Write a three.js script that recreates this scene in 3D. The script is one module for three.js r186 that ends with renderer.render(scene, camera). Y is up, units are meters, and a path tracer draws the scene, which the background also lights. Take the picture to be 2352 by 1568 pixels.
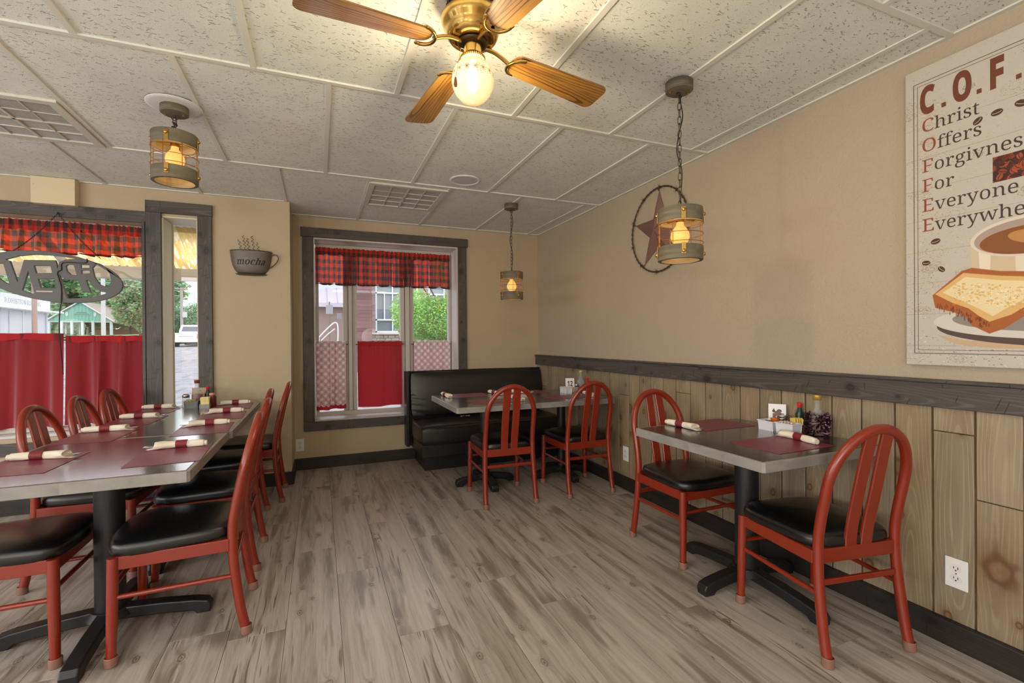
import * as THREE from 'three';
import { RoundedBoxGeometry } from 'three/addons/geometries/RoundedBoxGeometry.js';
import { mergeGeometries, toCreasedNormals } from 'three/addons/utils/BufferGeometryUtils.js';
import { RectAreaLightUniformsLib } from 'three/addons/lights/RectAreaLightUniformsLib.js';

// ------------------------------------------------------------------ camera, sky, exposure
const SKY = 2.4, PEND = 0.13, FAN = 0.72, FILL_PANEL = 3, FILL_GLOBE = 6.2; // sky strength, lamps in view, then the two kinds of added fill
RectAreaLightUniformsLib.init();
const scene = new THREE.Scene();
const camera = new THREE.PerspectiveCamera(2 * Math.atan(784 / 1080.25) * 180 / Math.PI, 2352 / 1568, 0.05, 400);
{
  const yaw = 0.3893, pitch = -0.0038, roll = -0.0073;
  const F = new THREE.Vector3(Math.sin(yaw) * Math.cos(pitch), Math.sin(pitch), -Math.cos(yaw) * Math.cos(pitch));
  const R0 = new THREE.Vector3(Math.cos(yaw), 0, Math.sin(yaw)), U0 = new THREE.Vector3().crossVectors(R0, F);
  const R = R0.clone().multiplyScalar(Math.cos(roll)).addScaledVector(U0, Math.sin(roll));
  const U = U0.clone().multiplyScalar(Math.cos(roll)).addScaledVector(R0, -Math.sin(roll));
  camera.quaternion.setFromRotationMatrix(new THREE.Matrix4().makeBasis(R, U, F.clone().negate()));
  camera.position.set(0, 1.2102, 0);
}
const renderer = new THREE.WebGLRenderer({ antialias: true });
renderer.toneMapping = THREE.LinearToneMapping;
renderer.toneMappingExposure = 1.15;
renderer.shadowMap.enabled = true;
{ // bright hazy overcast sky, the same all the way round
  const w = 64, h = 32, d = new Float32Array(w * h * 4);
  for (let j = 0; j < h; j++) for (let i = 0; i < w; i++) {
    const e = (j + 0.5) / h * 2 - 1, k = 4 * (j * w + i), t = Math.max(0, e);
    const c = e < 0 ? [0.55, 0.54, 0.52] : [0.92 - 0.08 * t, 0.93 - 0.02 * t, 0.98 + 0.08 * t];
    d.set([c[0], c[1], c[2], 1], k);
  }
  const t = new THREE.DataTexture(d, w, h, THREE.RGBAFormat, THREE.FloatType);
  t.mapping = THREE.EquirectangularReflectionMapping; t.magFilter = THREE.LinearFilter; t.needsUpdate = true;
  scene.background = t; scene.backgroundIntensity = SKY;
}
// measured room, metres: right wall, back wall, jog, window wall, ceiling
const XR = 2.314, ZB = -4.852, XJ = -0.222, ZF = -4.403, H = 2.39, XL = -4.4, ZR = 3.0;

// ------------------------------------------------------------------ helpers
let seed = 7;
const rnd = () => { seed = (seed * 1664525 + 1013904223) >>> 0; return seed / 4294967296; };
const rr = (a, b) => a + (b - a) * rnd();
const V = (x, y, z) => new THREE.Vector3(x, y, z);
const hash = (x, y, s) => { let h = (x * 374761393 + y * 668265263 + s * 2147483647) | 0; h = Math.imul(h ^ (h >>> 13), 1274126177); return ((h ^ (h >>> 16)) >>> 0) / 4294967295; };
function vn(x, y, s = 0, px = 0, py = 0) { // value noise, optional period
  const xi = Math.floor(x), yi = Math.floor(y), xf = x - xi, yf = y - yi, u = xf * xf * (3 - 2 * xf), v = yf * yf * (3 - 2 * yf);
  const m = (a, p) => p ? ((a % p) + p) % p : a;
  const x0 = m(xi, px), x1 = m(xi + 1, px), y0 = m(yi, py), y1 = m(yi + 1, py);
  const a = hash(x0, y0, s), b = hash(x1, y0, s), c = hash(x0, y1, s), d = hash(x1, y1, s);
  return a + (b - a) * u + (c - a) * v + (a - b - c + d) * u * v;
}
function fbm(x, y, s = 0, o = 4) { let a = 0.5, t = 0, n = 0; for (let i = 0; i < o; i++) { t += a * vn(x, y, s + i * 17); n += a; x *= 2.03; y *= 2.03; a *= 0.5; } return t / n; }
const mixc = (a, b, t) => [a[0] + (b[0] - a[0]) * t, a[1] + (b[1] - a[1]) * t, a[2] + (b[2] - a[2]) * t];
const clamp = (x, a = 0, b = 1) => Math.min(b, Math.max(a, x));
const sst = (a, b, x) => { const t = clamp((x - a) / (b - a)); return t * t * (3 - 2 * t); };
function texOf(w, h, fn, srgb = true, rep = true) {
  const d = new Uint8Array(w * h * 4);
  for (let j = 0; j < h; j++) for (let i = 0; i < w; i++) { const c = fn(i / w, j / h, i, j), k = 4 * (j * w + i); d[k] = clamp(c[0], 0, 255); d[k + 1] = clamp(c[1], 0, 255); d[k + 2] = clamp(c[2], 0, 255); d[k + 3] = c.length > 3 ? c[3] : 255; }
  const t = new THREE.DataTexture(d, w, h, THREE.RGBAFormat);
  if (srgb) t.colorSpace = THREE.SRGBColorSpace;
  t.wrapS = t.wrapT = rep ? THREE.RepeatWrapping : THREE.ClampToEdgeWrapping; t.magFilter = THREE.LinearFilter; t.needsUpdate = true; return t;
}
function canvasTex(w, h, draw, srgb = true) {
  const c = document.createElement('canvas'); c.width = w; c.height = h; draw(c.getContext('2d'), w, h);
  const t = new THREE.CanvasTexture(c); if (srgb) t.colorSpace = THREE.SRGBColorSpace; return t;
}
const used = {};
function numbered(n) { used[n] = (used[n] || 0) + 1; return used[n] === 1 ? n : n + '_' + String(used[n] - 1).padStart(3, '0'); }
function shade(o) { o.traverse((m) => { if (m.isMesh) { m.castShadow = true; m.receiveShadow = true; } }); return o; }
function mesh(name, geo, mat, parent) {
  const m = new THREE.Mesh(Array.isArray(geo) ? merge(geo) : geo, mat); m.name = parent && parent !== scene ? name : numbered(name);
  m.castShadow = m.receiveShadow = true; (parent || scene).add(m); return m;
}
function tag(o, label, category, group, kind) { o.userData.label = label; if (category) o.userData.category = category; if (group) o.userData.group = group; if (kind) o.userData.kind = kind; return o; }
function thing(name, label, category, pos = [0, 0, 0], turn = 0, group) {
  const g = new THREE.Group(); g.name = numbered(name); g.position.set(...pos); g.rotation.y = turn; scene.add(g); return tag(g, label, category, group);
}
function dup(src, label, pos, turn = 0) {
  const c = src.clone(); c.name = numbered(src.name.replace(/_\d{3}$/, '')); c.userData = { ...src.userData, label }; c.position.set(...pos); c.rotation.set(0, turn, 0); scene.add(c); return c;
}
function struct(name, geo, mat, label) { const m = mesh(name, geo, mat); m.userData.kind = 'structure'; m.userData.label = label; return m; }
function structGroup(name, label) { const g = new THREE.Group(); g.name = numbered(name); g.userData.kind = 'structure'; g.userData.label = label; scene.add(g); return g; }
function merge(list) {
  const keep = list.map((g) => { const q = g.index ? g.toNonIndexed() : g; for (const k of Object.keys(q.attributes)) if (!['position', 'normal', 'uv'].includes(k)) q.deleteAttribute(k); return q; });
  return mergeGeometries(keep);
}
function uvm(g, ox = 0, oy = 0, axis) { // uv in metres by the way each face points; axis 'x','y','z' = the way the grain runs -> v
  const q = g.index ? g.toNonIndexed() : g; q.computeVertexNormals && !q.attributes.normal && q.computeVertexNormals();
  const p = q.attributes.position, uv = new Float32Array(p.count * 2), a = V(), b = V(), c = V(), n = V();
  for (let i = 0; i < p.count; i += 3) {
    a.fromBufferAttribute(p, i); b.fromBufferAttribute(p, i + 1); c.fromBufferAttribute(p, i + 2); n.crossVectors(b.clone().sub(a), c.clone().sub(a));
    const ax = Math.abs(n.x), ay = Math.abs(n.y), az = Math.abs(n.z);
    for (let k = 0; k < 3; k++) {
      const x = p.getX(i + k), y = p.getY(i + k), z = p.getZ(i + k); let s, t;
      if (ax >= ay && ax >= az) { s = z; t = y; } else if (ay >= az) { s = x; t = z; } else { s = x; t = y; }
      if (axis === 'x' && !(ax >= ay && ax >= az)) { [s, t] = [t, s]; }
      if (axis === 'z' && ax >= ay && ax >= az) { [s, t] = [t, s]; }
      uv[2 * (i + k)] = s + ox; uv[2 * (i + k) + 1] = t + oy;
    }
  }
  q.setAttribute('uv', new THREE.BufferAttribute(uv, 2)); return q;
}
function box(w, h, d, x = 0, y = 0, z = 0) { return uvm(new THREE.BoxGeometry(w, h, d).translate(x, y, z)); }
function rbox(w, h, d, r, x = 0, y = 0, z = 0, seg = 2) { return new RoundedBoxGeometry(w, h, d, seg, Math.min(r, w / 2.01, h / 2.01, d / 2.01)).translate(x, y, z); }
function cyl(r0, r1, h, x = 0, y = 0, z = 0, n = 24) { return new THREE.CylinderGeometry(r0, r1, h, n).translate(x, y, z); }
function tube(pts, r, seg = 24, rad = 8, closed = false) { return new THREE.TubeGeometry(new THREE.CatmullRomCurve3(pts.map((p) => p.isVector3 ? p : V(...p)), closed), seg, r, rad, closed); }
function bar(a, b, r0, r1 = r0, n = 12) { // a round bar from a to b, r0 at a
  const A = V(...a), B = V(...b), d = B.clone().sub(A), g = new THREE.CylinderGeometry(r1, r0, d.length(), n);
  g.applyQuaternion(new THREE.Quaternion().setFromUnitVectors(V(0, 1, 0), d.clone().normalize())); return g.translate(...A.add(B).multiplyScalar(0.5).toArray());
}
function lathe(pts, n = 32) { return new THREE.LatheGeometry(pts.map((p) => new THREE.Vector2(p[0], p[1])), n); }
function ext(pts, depth, holes = [], bevel = 0) { // extruded outline in xy; back face at z = 0
  const s = new THREE.Shape(pts.map((p) => new THREE.Vector2(p[0], p[1]))); for (const h of holes) s.holes.push(new THREE.Path(h.map((p) => new THREE.Vector2(p[0], p[1]))));
  return new THREE.ExtrudeGeometry(s, { depth, bevelEnabled: bevel > 0, bevelSize: bevel, bevelThickness: bevel, bevelSegments: 2, curveSegments: 16, steps: 1 });
}
const rect = (x0, x1, y0, y1) => [[x0, y0], [x1, y0], [x1, y1], [x0, y1]];
const ring = (cx, cy, rx, ry, n = 48, rot = 0) => Array.from({ length: n }, (_, i) => { const a = i / n * 2 * Math.PI, x = rx * Math.cos(a), y = ry * Math.sin(a); return [cx + x * Math.cos(rot) - y * Math.sin(rot), cy + x * Math.sin(rot) + y * Math.cos(rot)]; });
// a board section swept along a list of [x, y, z] with the width along x
function strip(pts, width, thick) {
  const P = pts.map((p) => V(...p)), pos = [], idx = []; const n = P.length;
  for (let i = 0; i < n; i++) {
    const t = P[Math.min(n - 1, i + 1)].clone().sub(P[Math.max(0, i - 1)]).normalize(), nn = V(1, 0, 0).cross(t).normalize(), w = (typeof width === 'function' ? width(i / (n - 1)) : width) / 2;
    const e = Math.min(0.003, thick / 3);
    for (const [sx, st] of [[-w, -thick / 2 + e], [-w + e, -thick / 2], [w - e, -thick / 2], [w, -thick / 2 + e], [w, thick / 2 - e], [w - e, thick / 2], [-w + e, thick / 2], [-w, thick / 2 - e]]) { const q = P[i].clone().addScaledVector(nn, st); q.x += sx; pos.push(q.x, q.y, q.z); }
  }
  for (let i = 0; i < n - 1; i++) for (let k = 0; k < 8; k++) { const a = i * 8 + k, b = i * 8 + (k + 1) % 8; idx.push(a, b, a + 8, b, b + 8, a + 8); }
  for (const [o, f] of [[0, 1], [(n - 1) * 8, 0]]) for (let k = 1; k < 7; k++) f ? idx.push(o, o + k + 1, o + k) : idx.push(o, o + k, o + k + 1);
  const g = new THREE.BufferGeometry(); g.setAttribute('position', new THREE.Float32BufferAttribute(pos, 3)); g.setIndex(idx); g.computeVertexNormals();
  const c = toCreasedNormals(g, 0.6); return uvm(c);
}
// MeshStandardMaterial / MeshPhysicalMaterial in short
const std = (o) => new THREE.MeshStandardMaterial(o);
const phy = (o) => new THREE.MeshPhysicalMaterial(o);
const C = (r, g, b) => new THREE.Color().setRGB(r / 255, g / 255, b / 255, THREE.SRGBColorSpace);
// ------------------------------------------------------------------ materials
function knots(s, n, w, len) { return Array.from({ length: n }, (_, i) => ({ x: hash(i, 1, s) * w, y: hash(i, 2, s) * len, r: 0.006 + 0.010 * hash(i, 3, s) })); }
function vinylTex(s) { // printed wood plank, 0.2155 x 1.275 m
  const K = knots(s, 5, 0.2155, 1.275);
  return texOf(256, 1408, (u, v) => {
    const x = u * 0.2155, y = v * 1.275; let kd = 0, push = 0;
    for (const k of K) { const dx = x - k.x, dy = (y - k.y) * 0.5, d = Math.sqrt(dx * dx + dy * dy) / k.r; if (d < 4) { push += Math.exp(-d * d * 0.5) * 0.03 * Math.sign(dx || 1); const e = Math.exp(-d * d * 1.1); kd = Math.max(kd, e * (0.55 + 0.45 * Math.sin(d * 9 + 3 * vn(x * 200, y * 60, s)))); } }
    const wv = fbm(x * 10, y * 2.2, s, 3) - 0.5, gx = x + wv * 0.035 + push;
    const broad = fbm(gx * 24, y * 1.1, s + 3, 4), mid = fbm(gx * 85, y * 3, s + 5, 3), fine = fbm(gx * 420, y * 14, s + 9, 2), smudge = sst(0.53, 0.78, fbm(gx * 22, y * 2.6, s + 21, 4));
    let t = 0.62 * (broad - 0.5) * 2 + 0.55 * (mid - 0.5) + 0.5 * (fine - 0.5);
    let c = mixc([172, 162, 150], t > 0 ? [204, 195, 184] : [122, 109, 96], clamp(Math.abs(t) * 1.1));
    c = mixc(c, [92, 78, 64], smudge * 0.5); c = mixc(c, [70, 55, 44], clamp(kd) * 0.75);
    const line = sst(0.72, 0.82, fbm(gx * 150, y * 4, s + 31, 2)) * sst(0.45, 0.6, fbm(x * 14, y * 3, s + 33, 2)); return mixc(c, [92, 76, 62], line * 0.6);
  }, true, false);
}
function pineTex(s, base, dark, pale, o = {}) { // stained board, w x len metres, grain up v
  const w = o.w || 0.1345, len = o.len || 0.9, W = o.W || 192, L = o.L || 1024, K = o.at || knots(s + 40, o.k ?? 3, w, len).map((k) => ({ ...k, r: k.r * (o.kr || 1) }));
  return texOf(W, L, (u, v) => {
    const x = u * w, y = v * len; let push = 0, core = 0, halo = 0, kr = 0;
    for (const k of K) { const dx = x - k.x, dy = (y - k.y) * 0.75, d = Math.sqrt(dx * dx + dy * dy) / k.r * (1 + 0.45 * (vn(x * 34, y * 34, s + 2) - 0.5)); push += Math.exp(-d * d * 0.12) * 0.010 * (dx > 0 ? 1 : -1); core = Math.max(core, (1 - sst(0.6, 0.8, d)) * (0.55 + 0.45 * Math.sin(d * 17))); halo = Math.max(halo, Math.exp(-((d - 0.85) ** 2) * 14)); kr = Math.max(kr, Math.exp(-d * d * 0.25)); }
    const c0 = w * (0.35 + 0.3 * hash(1, 1, s)), wv = (fbm(x * 12, y * 2.4, s, 3) - 0.5);
    const yy = y - len * hash(4, 4, s), dd = Math.sqrt(((x - c0) * 1.0) ** 2 + (0.02 + 0.035 * Math.abs(yy)) ** 2) + wv * 0.016 + push * 0.5;
    const arcs = 0.5 + 0.5 * Math.sin((dd * 1.0 + 0.02 * Math.sin(yy * 3)) * 2 * Math.PI * (o.freq || 95)), lines = sst(0.72, 0.98, arcs);
    const fine = fbm(x * 420, y * 9, s + 5, 2), blot = fbm(x * 16, y * 3.5, s + 8, 4);
    let c = mixc(base, dark, clamp(0.8 * (blot - 0.42) * 2)); c = mixc(c, pale, lines * (o.la ?? 0.45) * (0.4 + 0.6 * fbm(x * 20, y * 5, s + 60, 2))); c = mixc(c, dark, clamp((fine - 0.5) * 0.9));
    c = mixc(c, o.kc || [104, 74, 44], clamp(kr * 0.5)); c = mixc(c, o.kc || [92, 62, 36], halo * 0.8); if (o.cuts) for (let i = 0; i < o.cuts; i++) { const cx = hash(i, 1, s) * w, cy = hash(i, 2, s) * len, an = 0.3 + 1.2 * (hash(i, 3, s) - 0.5), l = 0.012 + 0.022 * hash(i, 4, s), dx = x - cx, dy = y - cy, al = dx * Math.cos(an) + dy * Math.sin(an), ac = Math.abs(-dx * Math.sin(an) + dy * Math.cos(an)); if (Math.abs(al) < l) c = mixc(c, [26, 23, 21], 0.85 * (1 - sst(0.0005, 0.0022 * (1 - Math.abs(al) / l) + 0.0006, ac))); }
    return mixc(c, o.kk || [126, 92, 58], core * 0.6);
  }, true, o.rep ?? false);
}
const vinylMat = [11, 23, 37, 51, 66].map((s) => std({ map: vinylTex(s), roughness: 0.33 }));
const pineMat = [3, 14, 25, 36, 47].map((s, i) => std({ map: pineTex(s, [[148, 132, 107], [140, 125, 103], [155, 139, 115], [135, 120, 97], [146, 128, 101]][i], [122, 102, 76], [190, 170, 140], { k: [1, 2, 0, 2, 2][i], kr: [1.2, 0.9, 1, 1.1, 2.2][i] }), roughness: 0.55 }));
pineMat.push(std({ map: pineTex(58, [144, 127, 101], [118, 96, 70], [184, 164, 134], { at: [{ x: 0.068, y: 0.29, r: 0.042 }, { x: 0.12, y: 0.12, r: 0.009 }] }), roughness: 0.55 }));
const charTex = pineTex(91, [76, 71, 66], [50, 46, 43], [118, 111, 102], { w: 0.12, len: 1.6, W: 160, L: 1408, k: 5, kr: 0.9, freq: 120, la: 0.5, kc: [34, 30, 28], kk: [40, 36, 33], cuts: 16, rep: true });
charTex.repeat.set(1 / 0.12, 1 / 1.6);
const charcoal = std({ map: charTex, roughness: 0.5 });
const charDark = std({ map: charTex, color: C(140, 132, 128), roughness: 0.5 });
const grooveMat = std({ color: C(122, 84, 52), roughness: 0.8 });
const peel = texOf(512, 512, (u, v) => { const n = fbm(u * 64, v * 64, 5, 3) ; const a = sst(0.38, 0.66, fbm(u * 40 + 3, v * 40, 8, 3)); const k = 255 * clamp(0.55 * a + 0.45 * n); return [k, k, k]; }, false);
peel.repeat.set(1 / 0.42, 1 / 0.42);
const wallMat = std({ color: C(178, 163, 141), roughness: 0.75, bumpMap: peel, bumpScale: 0.0011 });
const smoothWall = std({ color: C(184, 166, 138), roughness: 0.7, bumpMap: peel, bumpScale: 0.0008 });
const tileTexes = [1, 2].map((s) => {
  const W = 1024, Hh = 512, d = new Float32Array(W * Hh);
  for (let j = 0; j < Hh; j++) for (let i = 0; i < W; i++) { const n = vn(i / 2.2, j / 2.2, s + 70); d[j * W + i] = n > 0.86 ? 0.55 * sst(0.86, 0.95, n) : 0; }
  let q = s * 991; const r = () => { q = (q * 1664525 + 1013904223) >>> 0; return q / 4294967296; };
  for (let k = 0; k < 900; k++) { // fissures: short wandering pits that run along the tile
    let x = r() * W, y = r() * Hh, a = (r() - 0.5) * 0.7, len = 4 + r() * 11, th = 0.4 + r() * 1.0;
    for (let t = 0; t < len; t++) { x += Math.cos(a); y += Math.sin(a); a += (r() - 0.5) * 0.7; for (let yy = -2; yy <= 2; yy++) for (let xx = -2; xx <= 2; xx++) { const X = (Math.round(x) + xx + W) % W, Y = (Math.round(y) + yy + Hh) % Hh, f = clamp(th + 0.5 - Math.hypot(xx, yy)); d[Y * W + X] = Math.max(d[Y * W + X], f); } }
  }
  const map = texOf(W, Hh, (u, v, i, j) => mixc([228, 231, 223], [166, 162, 150], d[j * W + i] * 0.9).map((c) => c - 8 * vn(i / 60, j / 60, s)));  // pores and fissures mixed darker, the shade in the pits put into the colour
  const bump = texOf(W, Hh, (u, v, i, j) => { const k = 255 * (1 - d[j * W + i]) - 20 * vn(i / 3, j / 3, s + 5); return [k, k, k]; }, false);
  return std({ map, bumpMap: bump, bumpScale: 0.002, roughness: 0.9 });
});
const teeMat = std({ color: C(216, 216, 206), roughness: 0.55 });
const white = std({ color: C(228, 226, 222), roughness: 0.45 });
const offwhite = std({ color: C(214, 208, 198), roughness: 0.5 });
const redPaint = phy({ color: C(132, 37, 12), roughness: 0.33, clearcoat: 0.45, clearcoatRoughness: 0.22 });
const vinylBlack = phy({ color: C(15, 15, 16), roughness: 0.32, clearcoat: 0.3, clearcoatRoughness: 0.25 });
const boothVinyl = phy({ color: C(26, 22, 21), roughness: 0.4, clearcoat: 0.2, clearcoatRoughness: 0.35, bumpMap: (() => { const t = texOf(256, 256, (u, v) => { const k = 255 * fbm(u * 8, v * 8, 3, 4); return [k, k, k]; }, false); t.repeat.set(2.2, 2.2); return t; })(), bumpScale: 0.0008 });
const blackIron = std({ color: C(34, 34, 36), roughness: 0.42, metalness: 0.2 });
const clearCap = phy({ color: C(160, 118, 102), roughness: 0.25, transmission: 0.3, thickness: 0 });
const topTex = texOf(512, 512, (u, v) => {
  const g = fbm(v * 5 + fbm(v * 3, u * 3, 4, 2) * 1.2, u * 46, 9, 4), f = fbm(v * 26, u * 220, 12, 3); return mixc([27, 24, 24], [80, 70, 64], clamp(1.5 * (g - 0.36) + 1.0 * (f - 0.5)));
}); topTex.repeat.set(1 / 0.75, 1 / 0.75);
const topBump = texOf(512, 512, (u, v, i, j) => { const k = 255 * fbm(i / 5, j / 5, 44, 3); return [k, k, k]; }, false); topBump.repeat.set(1 / 0.6, 1 / 0.6);
const tableTop = phy({ map: topTex, roughness: 0.22, bumpMap: topBump, bumpScale: 0.0003, clearcoat: 0.7, clearcoatRoughness: 0.13 });
const edgeTex = texOf(256, 64, (u, v) => { const k = fbm(u * 10, v * 4, 31, 4); return mixc([120, 118, 112], [158, 155, 147], k); }); edgeTex.repeat.set(1.5, 6);
const tableEdge = std({ map: edgeTex, roughness: 0.45 });
const paperTex = texOf(256, 256, (u, v) => { const k = fbm(u * 10, v * 40, 61, 4) - 0.5, f = fbm(u * 90, v * 90, 64, 2) - 0.5; return [120 + 26 * k + 16 * f, 46 + 20 * k + 12 * f, 66 + 22 * k + 14 * f]; });
paperTex.repeat.set(4, 4);
const placematMat = std({ map: paperTex, roughness: 0.36 });
const napkinMat = std({ color: C(230, 220, 200), roughness: 0.85 });
const bandMat = std({ color: C(122, 36, 42), roughness: 0.6 });
const steel = std({ color: C(200, 200, 202), roughness: 0.22, metalness: 1 });
const brass = std({ color: C(214, 178, 104), roughness: 0.12, metalness: 1 });
const brassSatin = std({ color: C(190, 150, 84), roughness: 0.35, metalness: 1 });
const greyWoodTex = texOf(256, 64, (u, v) => { const k = fbm(u * 5, v * 26, 71, 4); return mixc([82, 76, 60], [136, 127, 104], k); });
const greyWood = std({ map: greyWoodTex, roughness: 0.7 });
const chainMat = std({ color: C(92, 82, 62), roughness: 0.4, metalness: 0.8 });
const wireMat = std({ color: C(160, 112, 58), roughness: 0.35, metalness: 0.9 });
const cordMat = std({ color: C(36, 32, 30), roughness: 0.6 });
const bulbMat = std({ color: C(225, 160, 80), emissive: new THREE.Color(1, 0.48, 0.13), emissiveIntensity: 0.8, roughness: 0.4 });
const oakTex = pineTex(133, [160, 116, 52], [92, 58, 22], [64, 36, 12], { w: 0.14, len: 0.6, W: 192, L: 640, k: 0, freq: 85, la: 0.85, rep: true });
oakTex.repeat.set(1 / 0.14, 1 / 0.6);
const oak = phy({ map: oakTex, roughness: 0.35, clearcoat: 1, clearcoatRoughness: 0.16 });
const pane = phy({ color: 0xffffff, transmission: 1, roughness: 0, thickness: 0, ior: 1.5 });
const vinylFrame = std({ color: C(196, 190, 180), roughness: 0.5 });
const plaidTex = texOf(256, 256, (u, v, i, j) => {
  const a = (u * 2) % 1 < 0.5, b = (v * 2) % 1 < 0.5, w = ((i + j) % 4 < 2); const red = [240, 84, 66], blk = [92, 82, 76];
  const c = a && b ? red : !a && !b ? blk : w ? red : blk; const n = 16 * (vn(i / 2, j / 2, 5) - 0.5); return [c[0] + n, c[1] + n, c[2] + n];
}); plaidTex.repeat.set(1 / 0.15, 1 / 0.15);  // both tones lightened so the cloth looks backlit
const plaid = phy({ map: plaidTex, roughness: 0.62, transmission: 0.9, thickness: 0, side: THREE.DoubleSide });
const plaidThick = std({ map: plaidTex, color: C(196, 150, 150), roughness: 1, side: THREE.DoubleSide });  // same plaid tinted darker where doubled cloth holds back the daylight
const redCloth = phy({ color: C(150, 20, 32), roughness: 0.95, transmission: 0.6, thickness: 0, side: THREE.DoubleSide });
const laceTex = texOf(256, 256, (u, v, i, j) => {
  let a = (i % 8 < 3 || j % 8 < 3) ? 0.5 : 0.2;
  for (const [cx, cy] of [[0.25, 0.25], [0.75, 0.75]]) { let dx = u - cx, dy = v - cy; dx -= Math.round(dx); dy -= Math.round(dy); const d = Math.hypot(dx, dy), th = Math.atan2(dy, dx), R = 0.2 + 0.045 * Math.cos(th * 7 + cx * 8); if (d < R) a = Math.max(a, d < 0.04 ? 0.3 : Math.abs(Math.sin(th * 3.5 + cx * 4)) < 0.2 ? 0.55 : 0.95); if (Math.abs(d - 0.3) < 0.035 && Math.sin(th * 9 + cx * 9) > -0.1) a = Math.max(a, 0.85); }
  return [250, 246, 250, 255 * a];
}); laceTex.repeat.set(1 / 0.085, 1 / 0.072);
const lace = std({ map: laceTex, transparent: true, roughness: 1, side: THREE.DoubleSide });
const plain = (r, g, b, rough = 0.6, more = {}) => std({ color: C(r, g, b), roughness: rough, ...more });
// ------------------------------------------------------------------ the room
{ // floor: vinyl planks 0.2155 x 1.275 m, each its own piece with a small joint
  const fl = structGroup('floor', 'grey brown wood-look plank floor of the dining room');
  mesh('subfloor', box(XR - XL + 0.4, 0.06, ZR - ZB + 0.6, (XR + XL) / 2, -0.036, (ZR + ZB) / 2), plain(60, 52, 45, 0.9), fl);
  const w = 0.2155, L = 1.275, geos = [];
  for (let f = 0; f < 4; f++) { const g = uvm(rbox(w - 0.0012, 0.006, L - 0.0012, 0.0009, 0, 0, 0, 1)), uv = g.attributes.uv, p = g.attributes.position; for (let i = 0; i < uv.count; i++) { let a = p.getX(i) / w + 0.5, b = p.getZ(i) / L + 0.5; if (f & 1) a = 1 - a; if (f & 2) b = 1 - b; uv.setXY(i, clamp(a, 0.002, 0.998), clamp(b, 0.002, 0.998)); } geos.push(g); }
  const known = { 0: -2.95, 1: -2.60, 2: -1.956, 3: -1.61, 4: -2.235, 5: -1.936, '-1': -2.195 };
  for (let c = -20; c < 12; c++) {
    const x = -0.139 + (c + 0.5) * w; if (x > XR + 0.1 || x < XL - 0.1) continue;
    let z0 = known[c] ?? -2.3 + 1.275 * hash(c, 5, 3); while (z0 > ZB - 0.1) z0 -= L;
    for (let z = z0; z < ZR; z += L) { const k = Math.floor(hash(c, Math.round(z * 10), 9) * 4), m = mesh('plank', geos[k], vinylMat[Math.floor(hash(c, Math.round(z * 10), 4) * vinylMat.length)], fl); m.position.set(x, -0.003, z + L / 2); }
  }
}
{ // ceiling: lay-in tiles in staggered rows on a metal grid
  const ce = structGroup('ceiling', 'suspended ceiling of white fissured tiles in a metal grid');
  mesh('ceiling_deck', [box(XR - XL + 0.6, 0.12, ZR - ZF + 0.6, (XR + XL) / 2, H + 0.1, (ZR + ZF) / 2), box(XR + 0.7, 0.12, 0.7, (XR - 0.1) / 2 + 0.1, H + 0.1, ZB)], plain(190, 186, 178, 0.9), ce);
  const T = 0.6045, L = 1.25, x0 = 0.353, z0 = -2.302, gs = [];
  for (let f = 0; f < 4; f++) { const g = rbox(T - 0.004, 0.014, L - 0.004, 0.002, 0, 0, 0, 1), p = g.attributes.position, uv = g.attributes.uv; for (let i = 0; i < uv.count; i++) { let a = p.getZ(i) / L + 0.5, b = p.getX(i) / T + 0.5; if (f & 1) a = 1 - a; if (f & 2) b = 1 - b; uv.setXY(i, b, a); } gs.push(g); }
  // fissures run across the room in the photo: long axis of the print turned to x
  for (const g of gs) { const p = g.attributes.position, uv = g.attributes.uv; for (let i = 0; i < uv.count; i++) uv.setXY(i, (p.getX(i) + 0.31) / 1.22, (p.getZ(i) + 0.61) / 0.61); }
  const holes = [[0.353 + T * 0.5, -3.93], [-1.49, -3.28]];
  const rows = []; for (let k = -5; k < 3; k++) rows.push(k);
  for (const k of rows) { // row k spans z0 + k*L .. z0 + (k+1)*L
    const za = z0 + k * L, zb = Math.min(za + L, ZR); if (zb < ZB || za > ZR) continue;
    const off = (((k % 2) + 2) % 2) ? T / 2 : 0; // -1 is the row just beyond z0
    for (let c = -9; c < 5; c++) {
      const xa = x0 + off - T + c * T + (off ? 0 : 0), xc = xa + T / 2; if (xc - T / 2 > XR || xc + T / 2 < XL) continue;
      const m = mesh('ceiling_tile', gs[0], tileTexes[Math.floor(hash(c, k, 2) * 2)], ce); m.position.set(xc, H + 0.008, za + L / 2); m.rotation.y = hash(c, k, 8) > 0.5 ? Math.PI : 0; m.position.y += 0.003 * hash(c, k, 3);
      if (xa > XL && xa < XR) mesh('grid_tee', box(0.024, 0.012, zb - Math.max(za, ZB), 0, 0, 0), teeMat, ce).position.set(xa, H + 0.0015, (zb + Math.max(za, ZB)) / 2);
    }
    if (za > ZB) mesh('main_runner', box(XR - XL, 0.0125, 0.024), teeMat, ce).position.set((XR + XL) / 2, H + 0.0013, za);
  }
  mesh('wall_angle', [box(0.022, 0.014, ZR - ZB - 0.03, XR - 0.0112, H + 0.0023, (ZR + ZB) / 2), box(XR - XJ - 0.03, 0.014, 0.022, (XR + XJ) / 2, H + 0.0026, ZB + 0.0112), box(XJ - XL - 0.03, 0.014, 0.022, (XJ + XL) / 2, H + 0.0029, ZF + 0.0112)], teeMat, ce);
}
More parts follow.
